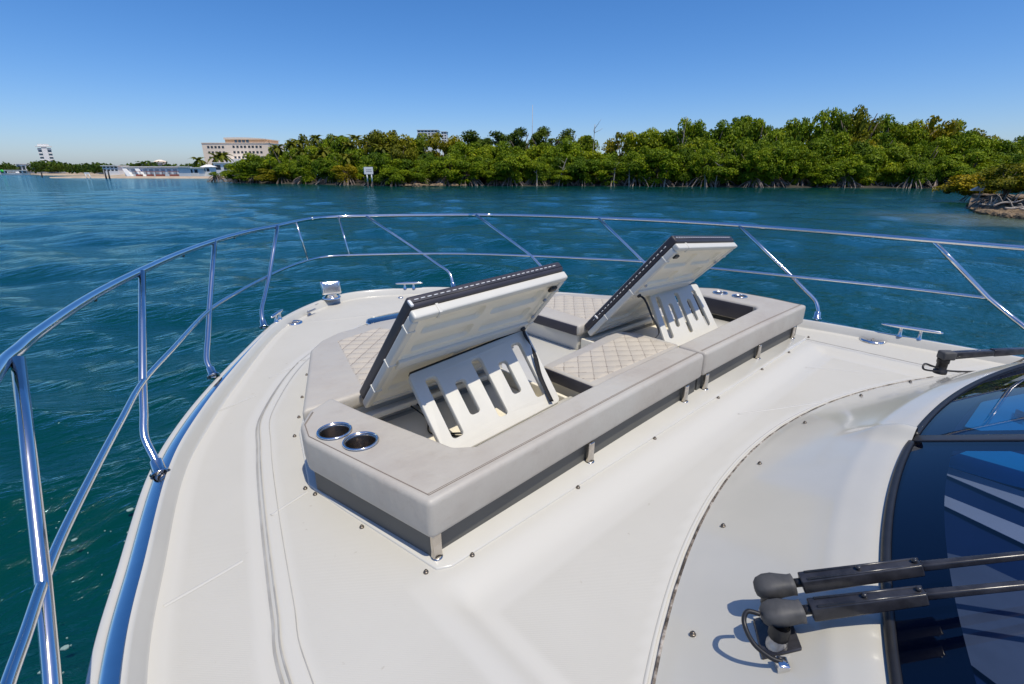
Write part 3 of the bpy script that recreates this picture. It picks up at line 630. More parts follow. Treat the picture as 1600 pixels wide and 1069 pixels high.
def pan_mesh(P, name, parent):
    """moulded underside: rim all round, sunk pockets between ribs"""
    W, H = P.W, P.H; nu, nv = 200, 170
    a = np.linspace(.012, W-.012, nu)[:, None]; b = np.linspace(.012, H-.012, nv)[None, :]
    def rect(a0, a1, b0, b1, r=.018):
        qx = np.abs(a-(a0+a1)/2)-(a1-a0)/2+r; qy = np.abs(b-(b0+b1)/2)-(b1-b0)/2+r
        return np.minimum(np.maximum(qx, qy), 0)+np.sqrt(np.maximum(qx, 0)**2+np.maximum(qy, 0)**2)-r
    w = np.full((nu, nv), .004)
    sunk = lambda d, dep: dep*(1-smoothstep(-.005, .002, d))
    w = w + sunk(rect(.055, W-.055, H*.56, H-.06), .009)
    w = w + sunk(rect(.055, W-.055, .06, H*.47), .009)
    x1, x2 = .095, W-.095; mid = W/2
    for b0, b1 in ((H*.595, H*.715), (H*.775, H-.085)):
        for a0, a1 in ((x1, mid-.03), (mid+.03, x2)): w = w + sunk(rect(a0, a1, b0, b1, .024), .020)
    for a0, a1 in ((x1, mid-.03), (mid+.03, x2)): w = w + sunk(rect(a0, a1, .10, H*.40, .024), .020)
    V = []
    for i in range(nu):
        for j in range(nv): V.append(P.p(float(a[i, 0]), float(b[0, j]), float(w[i, j])))
    return link(name, npmesh(name, V, gridq(nu, nv)), M['cream'], parent)

def lounger(nm, label, seat, quilt_c, Pb, Pd, base_front, locker, strap_side, inner, root_loc):
    L = empty('sun_lounger', root_loc, label, 'sun lounger', 'sun loungers on the foredeck')
    # moulded base: block under the seat, open locker under the backrest
    bf = prism('seat_base', base_front, .004, .122, M['gel'], L, .012, 3)
    x0, x1, y0, y1 = locker
    k = MB(); k.box(((x0+x1)/2, y0+.010, .052), (x1-x0, .020, .092)); k.obj('locker_wall', M['cream'], L, bevel=.004)
    for xx in (x0+.010, x1-.010):
        k = MB(); k.box((xx, (y0+.021+y1)/2, .052), (.020, y1-y0-.022, .092)); k.obj('locker_wall', M['cream'], L, bevel=.004)
    k = MB(); k.box(((x0+x1)/2, y1-.035, .085), (x1-x0-.044, .05, .03)); k.obj('hinge_shelf', M['cream'], L, bevel=.006)
    k = MB(); k.box(((x0+x1)/2, (y0+y1)/2, .012), (x1-x0-.05, y1-y0-.05, .008)); k.obj('locker_floor', M['cream'], L)
    k = MB(); k.box(((x0+x1)/2, y0+.035, .092), (x1-x0+.03, .10, .018)); k.obj('ledge', M['gel'], L, bevel=.005)
    # seat cushion
    sc = cushion('seat_cushion', seat, .124, .203, M['leather'], L, .024)
    quilt('quilted_panel', quilt_c, sc, .2032)
    k = MB(); (ix, ya, yb) = inner; k.box((ix, (ya+yb)/2, .161), (.014, yb-ya, .066)); k.obj('side_band', M['charcoal'], sc, bevel=.003)
    # backrest
    W, H = Pb.W, Pb.H
    pan = pan_mesh(Pb, 'backrest_pan', L)
    rim = MB()
    
    for nm2, args in (('rim', (0, W, H-.034, H, -.004, .036)), ('rim', (0, .034,   .0, H-.0345, -.004, .036)), ('rim', (W-.034, W, .0, H-.0345, -.004, .036)), ('rim', (.0345, W-.0345, 0, .03, -.003, .036))):
        k = MB(); Pb.box(k, *args); k.obj(nm2, M['board'], pan, bevel=.010, seg=3)
    k = MB(); Pb.box(k,   .035, W-.035, .035, H-.035, .0345, .0365); k.obj('backing_plate', M['cream'], pan)
    k = MB(); Pb.box(k, .045, W-.045, H*.475, H*.555, -.010, .012); k.obj('cross_bar', M['board'], pan, bevel=.005)
    for f in (.22, .52, .86):
        for aa in ((-.003, .037), (W-.037, W+.003)):
            k = MB(); Pb.box(k, aa[0], aa[1], H*f, H*f+.012, -.007, .036); k.obj('clamp_band', M['board'], pan, bevel=.002)
    k = MB(); Pb.box(k, .11, .123, H-.038, H+.003, -.007, .036); k.obj('clamp_band', M['board'], pan, bevel=.002)
    ca = W-.060 if strap_side > 0 else .060
    k = MB(); Pb.box(k, ca-.028, ca+.022, H-.085, H-.060, -.012, .004); k.obj('latch', M['black'], pan, bevel=.005)
    for aa, bb in ((W-.05 if strap_side > 0 else .05, H*.62), (W-.06, H*.80)):
        q = Pb.p(aa, bb, -.006); Mx = (-Pb.n).to_track_quat('Z', 'Y').to_matrix(); k = MB(); k.lathe([(.010,-.004),(.010,.004),(.006,.008),(0,.008)], q, 10, Mx); k.obj('bolt', M['zinc'], pan, True)
    cu = MB(); Pb.box(cu, .004, W-.004, .004, H+.010, .037, .090); bc = cu.obj('backrest_cushion', M['charcoal'], L, bevel=.016, seg=4)
    k = MB(); Pb.box(k, .03, W-.03, .03, H-.014, .082, .098); k.obj('cushion_face', M['leather'], bc, bevel=.007, seg=3)
    st = MB(); nst = int((W-.06)/.030)
    for i in range(nst):
        a0 = .03+i*.030; st.tube([Pb.p(a0, H+.0105, .068), Pb.p(a0+.018, H+.0105, .068)], .0026, 5)
    if strap_side < 0:
        for i in range(int((H-.12)/.032)): b0 = .10+i*.032; st.tube([Pb.p(.0035, b0, .064), Pb.p(.0035, b0+.018, .064)], .0026, 5)
    tag(st.obj('stitching', M['wstitch'], bc, True), kind='stuff')
    seam = MB(); seam.tube([Pb.p(.01, H+.0102, .056), Pb.p(W-.01, H+.0102, .056)], .0022, 5); seam.obj('piping', M['black'], bc, True)
    zp = MB(); q = Pb.p(.010, H+.007, .058) if strap_side > 0 else Pb.p(.001, .14, .064); zp.box(q, (.012,.03,.010), Matrix.Rotation(R(30), 3, 'X')); zp.obj('zip_pull', M['wstitch'], bc, bevel=.002)
    # prop board and strap
    bd = slotted_board('prop_board', Pd, L)
    k = MB(); Pd.box(k, .01, Pd.W-.01, Pd.H-.004, Pd.H+.010, -.013, .013); k.obj('board_hinge', M['black'], bd, bevel=.002)
    sa = W-.075 if strap_side > 0 else .075
    t0 = Pb.p(sa, H*.515, -.016); e0 = Pd.p(Pd.W*.90 if strap_side > 0 else -.03, Pd.H*.02, -.03)
    pts = catmull([t0, t0+Vector((.004*strap_side, -.012, -.035)), t0.lerp(e0, .35)+Vector((.010,.006,.012)), t0.lerp(e0, .65)+Vector((.004,.012,-.008)), e0] if strap_side > 0 else [t0, t0+Vector((.01,-.035,-.02)), t0.lerp(e0, .3)+Vector((.0,-.03,-.02)), t0.lerp(e0, .7)+Vector((-.01,.0,-.02)), Vector((t0.x-.02, t0.y+.08, .07))], 6)
    k = MB(); V = []; ws_ = .0125
    for i, q in enumerate(pts):
        f = i/(len(pts)-1); tw = R(20+ 150*smoothstep(.25, .75, f)) if strap_side > 0 else R(15)
        s = Vector((math.cos(tw), math.sin(tw)*.8, .15))*ws_; V += [q-s, q+s, q+s+Vector((0,-.0022,0)), q-s+Vector((0,-.0022,0))]
    F = []
    for i in range(len(pts)-1):
        for j in range(4): F.append((i*4+j, i*4+(j+1) % 4, (i+1)*4+(j+1) % 4, (i+1)*4+j))
    F += [(3,2,1,0), tuple(len(V)-4+j for j in range(4))]
    k.add(V, F); k.obj('strap', M['strap'], L, True)
    q = t0; Mx = (-Pb.n).to_track_quat('Z', 'Y').to_matrix(); k = MB(); k.lathe([(.014,-.006),(.014,.006),(.007,.010),(0,.010)], q, 12, Mx); k.obj('strap_anchor', M['black'], pan, True)
    # loose wiring in the locker
    k = MB()
    for dx in (0, .035): k.tube(catmull([(x0+.30+dx, y1-.06, .075), (x0+.33+dx, y1-.16, .030), (x0+.27+dx, y1-.28, .024), (x0+.36, y1-.36-dx, .022), (x0+.50, y1-.46, .022)], 6), .0042, 6)
    k.obj('wiring', M['rubber'], L, True)
    return L
P1 = Panel((-1.278,2.006,.150), (-.400,2.04,.128), (-.400,1.526,.738), (-1.278,1.488,.714))
D1 = Panel((-1.205,1.437,.105), (-.475,1.490,.105), (-.440,1.79,.405), (-1.135,1.83,.330))
lounger('port', 'reclining sun lounger nearest the cup holders, its underside and slotted prop facing the windscreen', [(-1.545,2.07),(-1.39,2.43),(-1.215,2.84),(-1.10,2.965),(-.96,3.045),(-.632,3.10),(-.34,3.08),(-.31,2.07)],
        [(-1.225,2.15),(-.42,2.15),(-.70,2.955),(-1.03,2.88)], P1, D1,
        [(-1.50,2.09),(-1.36,2.43),(-1.185,2.82),(-.94,3.01),(-.632,3.06),(-.34,3.05),(-.33,2.09)], (-1.33,-.385,1.42,2.07), 1, (-.308,2.09,3.05), (-.86,2.05,0))
P2 = Panel((.400,2.005,.128), (1.22,2.03,.130), (1.22,1.43,.735), (.400,1.405,.808))
D2 = Panel((.610,1.515,.105), (1.235,1.485,.105), (1.265,1.74,.405), (.815,1.86,.40))
D2 = Panel((.600,1.520,.105), (1.240,1.490,.105), (1.290,1.73,.405), (.790,1.83,.415))
lounger('starboard', 'reclining sun lounger farther from the cup holders, beside the starboard rail', [(.345,2.06),(.345,3.06),(.60,3.07),(.80,2.92),(.98,2.76),(1.22,2.46),(1.46,2.06)],
        [(.50,2.12),(1.20,2.12),(.92,2.70),(.55,2.86)], P2, D2,
        [(.37,2.09),(.37,3.02),(.60,3.03),(.78,2.89),(.95,2.74),(1.19,2.44),(1.42,2.09)], (.385,1.33,1.42,2.07), -1, (.344,2.08,3.04), (.86,2.05,0))

# bolsters round the loungers
def bolster(label, pts, loc, cups, seam_pts, posts, plinth, inner=None, top=.25):
    B = empty('bolster', loc, label, 'bolster', 'padded bolsters round the sun loungers')
    pad = prism('padding', pts, .104, top, M['leather'], B, .020, 4)
    if cups:
        for i, (x, y, r) in enumerate(cups):
            k = MB(); k.lathe([(r-.004,top-.115),(r-.004,top+.05)], (x, y, 0), 28); k.F.append(tuple(reversed(range(28)))); k.F.append(tuple(28+j for j in range(28)))
            me = meshdata('cut', k.V, k.F); cut = bpy.data.objects.new('cut', me); col.objects.link(cut); cut.location = (0,0,0)
            md = pad.modifiers.new('cut', 'BOOLEAN'); md.operation = 'DIFFERENCE'; md.object = cut; md.solver = 'EXACT'
            bpy.context.view_layer.update()
            me2 = bpy.data.meshes.new_from_object(pad.evaluated_get(bpy.context.evaluated_depsgraph_get()))
            pad.modifiers.clear(); pad.data = me2; bpy.data.objects.remove(cut)
        pad.data.polygons.foreach_set('use_smooth', [abs(f.normal.z) < .995 for f in pad.data.polygons])
        for x, y, r in cups:
            k = MB(); k.lathe([(r+.006,top-.002),(r+.006,top+.003),(r+.001,top+.006),(r-.006,top+.004),(r-.008,top-.004),(r-.011,top-.09),(r-.016,top-.105),(r-.03,top-.108),(0,top-.108)], (x, y, 0), 36)
            c = k.obj('cup_holder', M['cupsteel'], B, True)
            k = MB(); k.tube([(x+(r+.001)*math.cos(q), y+(r+.001)*math.sin(q), top+.005) for q in np.linspace(0, 2*math.pi, 40)], .0045, 8); k.obj('cup_rim', M['steel'], c, True)
    for o in (0, .007):
        seamline('stitch_line', [(x, y+o) for x, y in seam_pts], top+.0008, pad, .0011 if o else .0016)
    for x, y in posts:
        k = MB(); k.box((x, y, .055), (.036,.020,.098)); k.obj('post', M['brushed'], B, bevel=.006, seg=3)
        k = MB(); k.lathe([(.021,.006),(.021,.009),(.016,.011)], (x, y, 0), 14); k.obj('post_foot', M['brushed'], B, True)
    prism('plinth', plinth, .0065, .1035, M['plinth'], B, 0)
    if inner:
        k = MB(); k.box(*inner); k.obj('inner_band', M['charcoal'], pad, bevel=.004)
    return B
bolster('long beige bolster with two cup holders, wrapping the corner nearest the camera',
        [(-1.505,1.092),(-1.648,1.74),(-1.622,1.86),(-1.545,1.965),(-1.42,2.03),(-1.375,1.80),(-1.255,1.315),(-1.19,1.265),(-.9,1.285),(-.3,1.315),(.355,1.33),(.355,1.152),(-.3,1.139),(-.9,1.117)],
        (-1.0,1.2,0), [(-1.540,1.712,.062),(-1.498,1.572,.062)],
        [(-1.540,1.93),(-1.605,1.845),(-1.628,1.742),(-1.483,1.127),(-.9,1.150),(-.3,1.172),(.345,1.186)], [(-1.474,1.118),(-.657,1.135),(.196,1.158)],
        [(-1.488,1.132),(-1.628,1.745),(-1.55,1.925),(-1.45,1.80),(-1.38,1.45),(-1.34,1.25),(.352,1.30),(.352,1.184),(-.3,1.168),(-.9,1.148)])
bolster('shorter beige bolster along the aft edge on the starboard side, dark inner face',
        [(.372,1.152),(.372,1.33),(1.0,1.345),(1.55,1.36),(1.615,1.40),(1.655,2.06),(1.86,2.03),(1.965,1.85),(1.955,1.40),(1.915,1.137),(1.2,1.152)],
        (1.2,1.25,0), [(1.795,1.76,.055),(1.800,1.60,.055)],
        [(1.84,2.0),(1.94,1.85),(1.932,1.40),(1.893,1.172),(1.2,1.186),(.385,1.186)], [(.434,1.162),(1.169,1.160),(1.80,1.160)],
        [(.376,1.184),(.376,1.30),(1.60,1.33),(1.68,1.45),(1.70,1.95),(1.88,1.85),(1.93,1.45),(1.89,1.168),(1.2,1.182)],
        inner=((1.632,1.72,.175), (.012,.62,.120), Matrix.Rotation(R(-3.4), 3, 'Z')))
# white ledge inside the starboard bolster
prism('inner_ledge', [(1.345,1.40),(1.60,1.40),(1.62,2.05),(1.345,2.05)], .008, .085, M['gel'], yacht, .008, 2)
# centre cushion between the loungers
CC = empty('centre_cushion', (.08,1.55,0), 'quilted flat cushion with dark side band between the two loungers', 'cushion')
prism('cushion_base', [(-.335,1.36),(.50,1.36),(.50,1.70),(.43,1.775),(-.335,1.69)], .006, .128, M['cream'], CC, .010, 2)
cp = cushion('cushion_pad', [(-.365,1.345),(.36,1.345),(.515,1.40),(.515,1.70),(.45,1.80),(.30,1.805),(-.365,1.722)], .130, .205, M['leather'], CC, .018)
quilt('quilted_panel', [(-.345,1.40),(.49,1.40),(.44,1.735),(-.345,1.665)], cp, .2052)
k = MB(); k.box((-.364,1.533,.166), (.010,.335,.062)); k.obj('side_band', M['charcoal'], cp, bevel=.003)


# ------------------------------------------------------------------ background materials
def leafmat(name, dark, light, warm):
    m = bpy.data.materials.new(name); m.use_nodes = True; t = m.node_tree; b = t.nodes['Principled BSDF']; b.inputs['Roughness'].default_value = .6; b.inputs['Specular IOR Level'].default_value = .2
    oi = N(t, 'ShaderNodeObjectInfo'); at = N(t, 'ShaderNodeAttribute', attribute_name='leaf')
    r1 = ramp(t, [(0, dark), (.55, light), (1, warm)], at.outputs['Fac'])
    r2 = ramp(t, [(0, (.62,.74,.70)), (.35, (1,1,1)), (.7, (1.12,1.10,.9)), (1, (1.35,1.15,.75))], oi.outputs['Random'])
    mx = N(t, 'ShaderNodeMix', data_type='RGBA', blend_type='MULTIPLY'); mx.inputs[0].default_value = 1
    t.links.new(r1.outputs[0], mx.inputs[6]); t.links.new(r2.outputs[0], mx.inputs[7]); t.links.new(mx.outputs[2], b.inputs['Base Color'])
    tr = N(t, 'ShaderNodeBsdfTranslucent'); t.links.new(mx.outputs[2], tr.inputs[0])
    ms = N(t, 'ShaderNodeMixShader'); ms.inputs[0].default_value = .25; o = t.nodes['Material Output']
    t.links.new(b.outputs[0], ms.inputs[1]); t.links.new(tr.outputs[0], ms.inputs[2]); t.links.new(ms.outputs[0], o.inputs[0])
    return m
M['leaf'] = leafmat('mangrove_leaves', (.066,.120,.003), (.200,.275,.004), (.35,.34,.008))
M['leafy'] = leafmat('yellow_leaves', (.13,.13,.004), (.29,.26,.006), (.42,.31,.01))
M['leafd'] = leafmat('casuarina_needles', (.034,.070,.004), (.095,.140,.006), (.15,.17,.01))
M['palm'] = leafmat('palm_leaves', (.060,.085,.006), (.15,.16,.010), (.27,.23,.03))
M['bark'] = mat('grey_bark', (.17,.135,.10), .9, c2=(.09,.07,.05), vscale=2)
M['palebark'] = mat('pale_dead_wood', (.46,.40,.33), .85, c2=(.30,.25,.20), vscale=2)
M['rootm'] = mat('mangrove_roots', (.38,.30,.245), .9, c2=(.14,.105,.08), vscale=1.5)
M['mud'] = mat('muddy_shore', (.055,.046,.03), .95, c2=(.025,.022,.015), vscale=.6)
M['rock'] = mat('tan_rock', (.26,.18,.10), .9, c2=(.09,.065,.045), vscale=1.2, bump=.5, bscale=4, bdist=.1)
M['sand'] = mat('pale_sand', (.50,.39,.27), .95, c2=(.38,.29,.20), vscale=.3)
M['bwhite'] = mat('white_render', (.88,.86,.82), .7, var=.06, vscale=.2)
M['bgrey'] = mat('grey_render', (.42,.43,.45), .7, var=.1, vscale=.2)
M['beige'] = mat('beige_render', (.95,.79,.62), .8, var=.05, vscale=.1)
M['ochre'] = mat('ochre_render', (.78,.52,.30), .8, var=.05, vscale=.1)
M['win'] = mat('window_glass', (.03,.04,.05), .15)
M['winb'] = mat('bluish_window_band', (.10,.16,.20), .2)
M['bluep'] = mat('blue_paint', (.02,.07,.36), .6)
M['redp'] = mat('red_brown_paint', (.40,.12,.07), .6)
M['greenp'] = mat('bright_green_paint', (.05,.60,.06), .5)
M['pile'] = mat('dark_piling', (.05,.05,.05), .9, var=.3, vscale=1)
M['greypaint'] = mat('grey_lettering', (.22,.22,.24), .7)

# ------------------------------------------------------------------ land
def shore_d(u):      # metres of depth to the island's waterline along bearing u
    return float(np.interp(u, [330,360,390,460,600,760,1000,1200,1400,1520,1640,1800], [150,138,128,121,103,106,103,96,93,90,88,86]))
def build_land(name, us, dn, depth, m, h0=.5, seed=1):
    r = np.random.RandomState(seed); V = []; prof = [(-.6,-.5),(.3,-.02),(1.4,.22),(3,.40),(8,.7),(depth*.5,h0),(depth,h0)]
    for u in us:
        d0 = dn(u)+r.uniform(-.7, .7)
        for dd, z in prof: p = sight(u, d0+dd); V.append((p.x, p.y, WATER+z+r.uniform(-.06, .06)))
    o = link(name, npmesh(name, V, gridq(len(us), len(prof))), m); return tag(o, kind='structure')
build_land('island_ground', np.linspace(352, 1900, 150), shore_d, 60, M['mud'], 1.4, 2)
# the near point on the right
def point_d(u): return float(np.interp(u, [1526,1545,1570,1600,1680,1800], [44,39.5,37,34.5,31.5,29]))
build_land('mangrove_point_ground', np.linspace(1530, 1800, 40), point_d, 14, M['rock'], .9, 3)
# far shore on the left
def far_d(u): return float(np.interp(u, [-500,0,40,60,150,330,420], [420,420,400,330,300,275,265]))
build_land('far_shore', np.linspace(-500, 430, 120), far_d, 260, M['sand'], .7, 4)
def spit_d(u): return float(np.interp(u, [70,90,200,330,360], [216,212,206,200,200]))
def build_spit():
    V = []; us = np.linspace(74, 352, 90); prof = [(-1.5,-.4),(0,.05),(2,.5),(7,.75),(12,.4),(15,-.4)]; r = np.random.RandomState(8)
    for u in us:
        k = min(1, (u-70)/60+.25)
        for dd, z in prof: p = sight(u, spit_d(u)+dd+r.uniform(-.4,.4)); V.append((p.x, p.y, WATER+z*k))
    tag(link('sand_spit', npmesh('sand_spit', V, gridq(len(us), len(prof))), M['sand']), kind='structure')
build_spit()

# ------------------------------------------------------------------ trees
def leafquads(P, Nn, size, r, aspect=.55):
    n = len(P); Nn = Nn/np.linalg.norm(Nn, axis=1)[:, None]; t = r.normal(size=(n, 3)); t -= Nn*(t*Nn).sum(1)[:, None]; t /= np.linalg.norm(t, axis=1)[:, None]
    b = np.cross(Nn, t); s = size*r.uniform(.6, 1.4, n)[:, None]
    V = np.stack([P-t*s, P-b*s*aspect, P+t*s, P+b*s*aspect], 1).reshape(-1, 3)
    return V, np.arange(4*n).reshape(-1, 4)
def crown_mesh(name, seed, nclump, per, flat=.8, spread=1.0, csize=.36, leaf=.062, mt=None, ragged=.0, cores=True):
    """leaf clumps spread through the crown's volume, unit radius, base near z = 0"""
    r = np.random.RandomState(seed); Vs = []; Qs = []; A = []; off = 0
    cen = []
    while len(cen) < nclump:
        p = r.uniform(-1, 1, 3)
        if (p**2).sum() > 1 or (p**2).sum() < .22 and r.rand() < .7: continue
        cen.append(p*np.array([spread, spread, flat]) + np.array([0, 0, flat*.85]))
    for c in cen:
        cs = csize*r.uniform(.6, 1.35); n = int(per*(cs/csize)**2)
        d = r.normal(size=(n, 3)); d /= np.linalg.norm(d, axis=1)[:, None]; d[:, 2] = np.where(d[:, 2] < -.35, -d[:, 2], d[:, 2])
        rad = cs*(r.uniform(.55, 1.0, n)**.6)[:, None]*(1+ragged*r.normal(size=(n, 1)))
        P = c + d*rad*np.array([1.15, 1.15, .78])
        nn = d*.7 + r.normal(size=(n, 3))*.55 + np.array([0, 0, .35])
        V, Q = leafquads(P, nn, leaf, r); Vs.append(V); Qs.append(Q+off); off += len(V)
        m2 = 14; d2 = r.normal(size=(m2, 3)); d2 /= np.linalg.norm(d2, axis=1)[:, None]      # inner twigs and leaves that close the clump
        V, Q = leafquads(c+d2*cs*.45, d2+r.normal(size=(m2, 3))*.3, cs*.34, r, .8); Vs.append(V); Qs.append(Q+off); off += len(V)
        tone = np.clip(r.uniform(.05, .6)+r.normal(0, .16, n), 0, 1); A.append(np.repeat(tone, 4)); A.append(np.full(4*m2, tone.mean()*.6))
    V = np.concatenate(Vs); Q = np.concatenate(Qs); A = np.concatenate(A)
    me = npmesh(name, V, Q, False)
    at = me.attributes.new('leaf', 'FLOAT', 'POINT'); at.data.foreach_set('value', A.astype(np.float32))
    me.materials.append(mt); return me
def limb_mesh(name, seed, h, r0, nl, m, lean=.15, fork=.35, spread=.7):
    r = random.Random(seed); b = MB(); base = Vector((0, 0, -.3)); top = Vector((r.uniform(-lean, lean)*h, r.uniform(-lean, lean)*h, h*fork))
    b.tube([base, base.lerp(top, .5)+Vector((r.uniform(-.1,.1), r.uniform(-.1,.1), 0)), top], [r0, r0*.8, r0*.65], 7)
    for k in range(nl):
        a = 2*math.pi*k/nl+r.uniform(-.5,.5); e = top+Vector((math.cos(a)*h*spread*r.uniform(.25,.5), math.sin(a)*h*spread*r.uniform(.25,.5), h*r.uniform(.35,.6)))
        mid = top.lerp(e, .5)+Vector((r.uniform(-.1,.1)*h, r.uniform(-.1,.1)*h, .05*h)); b.tube([top-Vector((0,0,.1)), mid, e], [r0*.55, r0*.36, r0*.12], 5)
    me = meshdata(name, b.V, b.F, True); me.materials.append(m); return me
def root_mesh(name, seed, n, R0, H0):
    """arching prop roots"""
    r = random.Random(seed); b = MB()
    for k in range(n):
        a = r.uniform(0, 6.28); l = R0*r.uniform(.4, 1.15); h = H0*r.uniform(.5, 1.2); a2 = a+r.uniform(-.5,.5)
        q = Vector((math.cos(a)*l*.15, math.sin(a)*l*.15, h)); e = Vector((math.cos(a2)*l, math.sin(a2)*l, -.6)); m = q.lerp(e, .55)+Vector((0,0,h*.35))
        b.tube(catmull([q, m, e], 4), [.055*r.uniform(.6,1.5)]*9, 4, False)
    me = meshdata(name, b.V, b.F, True); me.materials.append(M['rootm']); return me
ORD = ['first','second','third','fourth','fifth','sixth','seventh','eighth','ninth','tenth','eleventh','twelfth','thirteenth','fourteenth','fifteenth','sixteenth','seventeenth','eighteenth','nineteenth','twentieth','twenty-first','twenty-second','twenty-third','twenty-fourth','twenty-fifth','twenty-sixth','twenty-seventh','twenty-eighth','twenty-ninth','thirtieth','thirty-first','thirty-second','thirty-third','thirty-fourth','thirty-fifth','thirty-sixth','thirty-seventh','thirty-eighth','thirty-ninth','fortieth']
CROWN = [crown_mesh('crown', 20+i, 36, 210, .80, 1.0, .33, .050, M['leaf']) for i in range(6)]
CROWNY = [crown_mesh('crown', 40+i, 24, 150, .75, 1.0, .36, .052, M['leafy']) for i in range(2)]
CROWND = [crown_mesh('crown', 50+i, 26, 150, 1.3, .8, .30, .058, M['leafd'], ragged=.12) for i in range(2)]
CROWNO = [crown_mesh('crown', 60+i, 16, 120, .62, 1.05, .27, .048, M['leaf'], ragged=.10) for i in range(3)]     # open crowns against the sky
TRUNK = [limb_mesh('trunk', 70+i, 1.0, .045, 5, M['bark']) for i in range(3)]
ROOTS = [root_mesh('prop_roots', 80+i, 44, 3.0, 1.35) for i in range(3)]
trng = random.Random(11)
def tree(name, u, d, h, rad, crown, label, group, roots=None, trunkm=None, base=.35, cat='tree', low=.28):
    p = sight(u, d); o = empty(name, (p.x, p.y, WATER+base), label, cat, group, trng.uniform(0, 6.28))
    c = link('crown', crown, None, o, True); ch = h*(1-low)
    zspan = max(v.co.z for v in crown.vertices) if False else crown['zmax']
    c.scale = (rad, rad, ch/zspan); c.location = (0, 0, h*low)
    t = link('trunk', trunkm or trng.choice(TRUNK), None, o, True); t.scale = (h*.9, h*.9, h*.95)
    if roots: q = link('prop_roots', roots, None, o, True); s = trng.uniform(.8, 1.3)*(.5 if d < 60 else 1); q.scale = (s, s, s)
    return o
for me in CROWN+CROWNY+CROWND+CROWNO:
    co = np.empty(len(me.vertices)*3, np.float32); me.vertices.foreach_get('co', co); me['zmax'] = float(np.percentile(co[2::3], 99.5))
TOPU = [352,390,410,440,470,500,540,575,600,630,650,700,740,790,820,870,900,950,1000,1040,1070,1100,1150,1190,1230,1260,1290,1330,1370,1400,1430,1460,1490,1505,1520,1560,1600,1700]
TOPV = [268,258,238,226,217,214,215,209,206,211,214,210,205,208,198,202,208,211,204,197,190,192,187,184,187,180,171,172,186,190,187,184,191,200,216,219,216,214]
def topv(u): return float(np.interp(u, TOPU, TOPV))
def hgt(u, v, d): return rise(v, d)-WATER-.35
# back row: the skyline
us = list(range(440, 1690, 37)); k = 0
for u in us:
    u2 = u+trng.uniform(-9, 9); d = shore_d(u2)+trng.uniform(17, 24); h = hgt(u2, topv(u2)+trng.uniform(-4, 5), d)
    dark = 690 < u2 < 940
    cr = trng.choice(CROWND if dark and trng.random() < .6 else (CROWNO if trng.random() < .22 and u2 > 1000 else (CROWNY if trng.random() < .12 or 560 < u2 < 625 else CROWN)))
    tree('mangrove_tree', u2, d, h, trng.uniform(3.8, 5.0), cr, 'tall tree on the island skyline, %s of the back row from the left' % ORD[k], 'skyline trees on the island', low=.12); k += 1
# middle row
k = 0
for u in range(425, 1690, 41):
    u2 = u+trng.uniform(-9, 9); d = shore_d(u2)+trng.uniform(8.5, 13); f = trng.uniform(.60, .82); h = f*hgt(u2, topv(u2), d)
    tree('mangrove_tree', u2, d, h, trng.uniform(3.4, 4.6), trng.choice(CROWN+CROWN+CROWNY[:1]+CROWNO[:1]), 'leafy mangrove in the middle of the island wood, %s from the left' % ORD[k], 'mangroves in the middle of the island wood', low=.06); k += 1
k = 0
for u in range(440, 1690, 47):
    u2 = u+trng.uniform(-12, 12); d = shore_d(u2)+trng.uniform(5, 8); f = trng.uniform(.42, .70); h = f*hgt(u2, topv(u2), d)
    tree('mangrove_tree', u2, d, h, trng.uniform(2.6, 4.4), trng.choice(CROWN+CROWNO[1:2]), 'mangrove just behind the waterline bushes, %s from the left' % ORD[k], 'mangroves just behind the waterline bushes', low=.05); k += 1
# front row on the waterline
k = 0
for u in range(398, 1690, 37):
    u2 = u+trng.uniform(-8, 8); d = shore_d(u2)+trng.uniform(1.4, 4.6); f = trng.uniform(.28, .66); h = max(2.5, f*hgt(u2, topv(u2), d))
    tree('mangrove_tree', u2, d, h, trng.uniform(2.3, 3.9), trng.choice(CROWN+(CROWNY if u2 < 640 else CROWN)), 'low mangrove bush at the water edge, %s from the left end of the island' % ORD[k], 'mangroves at the island water edge', roots=trng.choice(ROOTS), low=trng.choice((.01,.04,.09))); k += 1
# low yellow bush and lone mangrove at the island's left tip
tree('mangrove_bush', 420, shore_d(420)+.5, 3.0, 4.2, CROWNY[0], 'low yellow-green bush at the left tip of the island', None, low=.02, cat='bush')
tree('mangrove_tree', 336, 143, 2.6, 1.7, CROWNO[0], 'lone small mangrove standing in the water off the left tip', None, roots=ROOTS[0], base=.1, low=.30)
tree('mangrove_tree', 372, 133, 4.6, 3.4, CROWN[2], 'dark green mangrove just right of the lone one', None, roots=ROOTS[1], low=.08)
tree('mangrove_tree', 400, 131, 6.6, 3.8, CROWN[4], 'mangrove below the beige building at the left tip', None, roots=ROOTS[2], low=.10)
tree('shade_tree', 598, shore_d(598)+16, hgt(598, 205, shore_d(598)+16), 4.4, CROWNY[1], 'rounded yellow-green tree on the skyline above the white sign', None, low=.4)
for u, v, lab in ((1512,208,'skyline tree where the tall crowns step down at the right'), (1540,219,'lower skyline tree right of the step in the crowns'), (1566,220,'skyline tree above the near point'), (1598,217,'skyline tree at the right picture edge')):
    tree('mangrove_tree', u, shore_d(u)+12, hgt(u, v, shore_d(u)+12), 4.2, CROWN[u % 6], lab, None, low=.05)
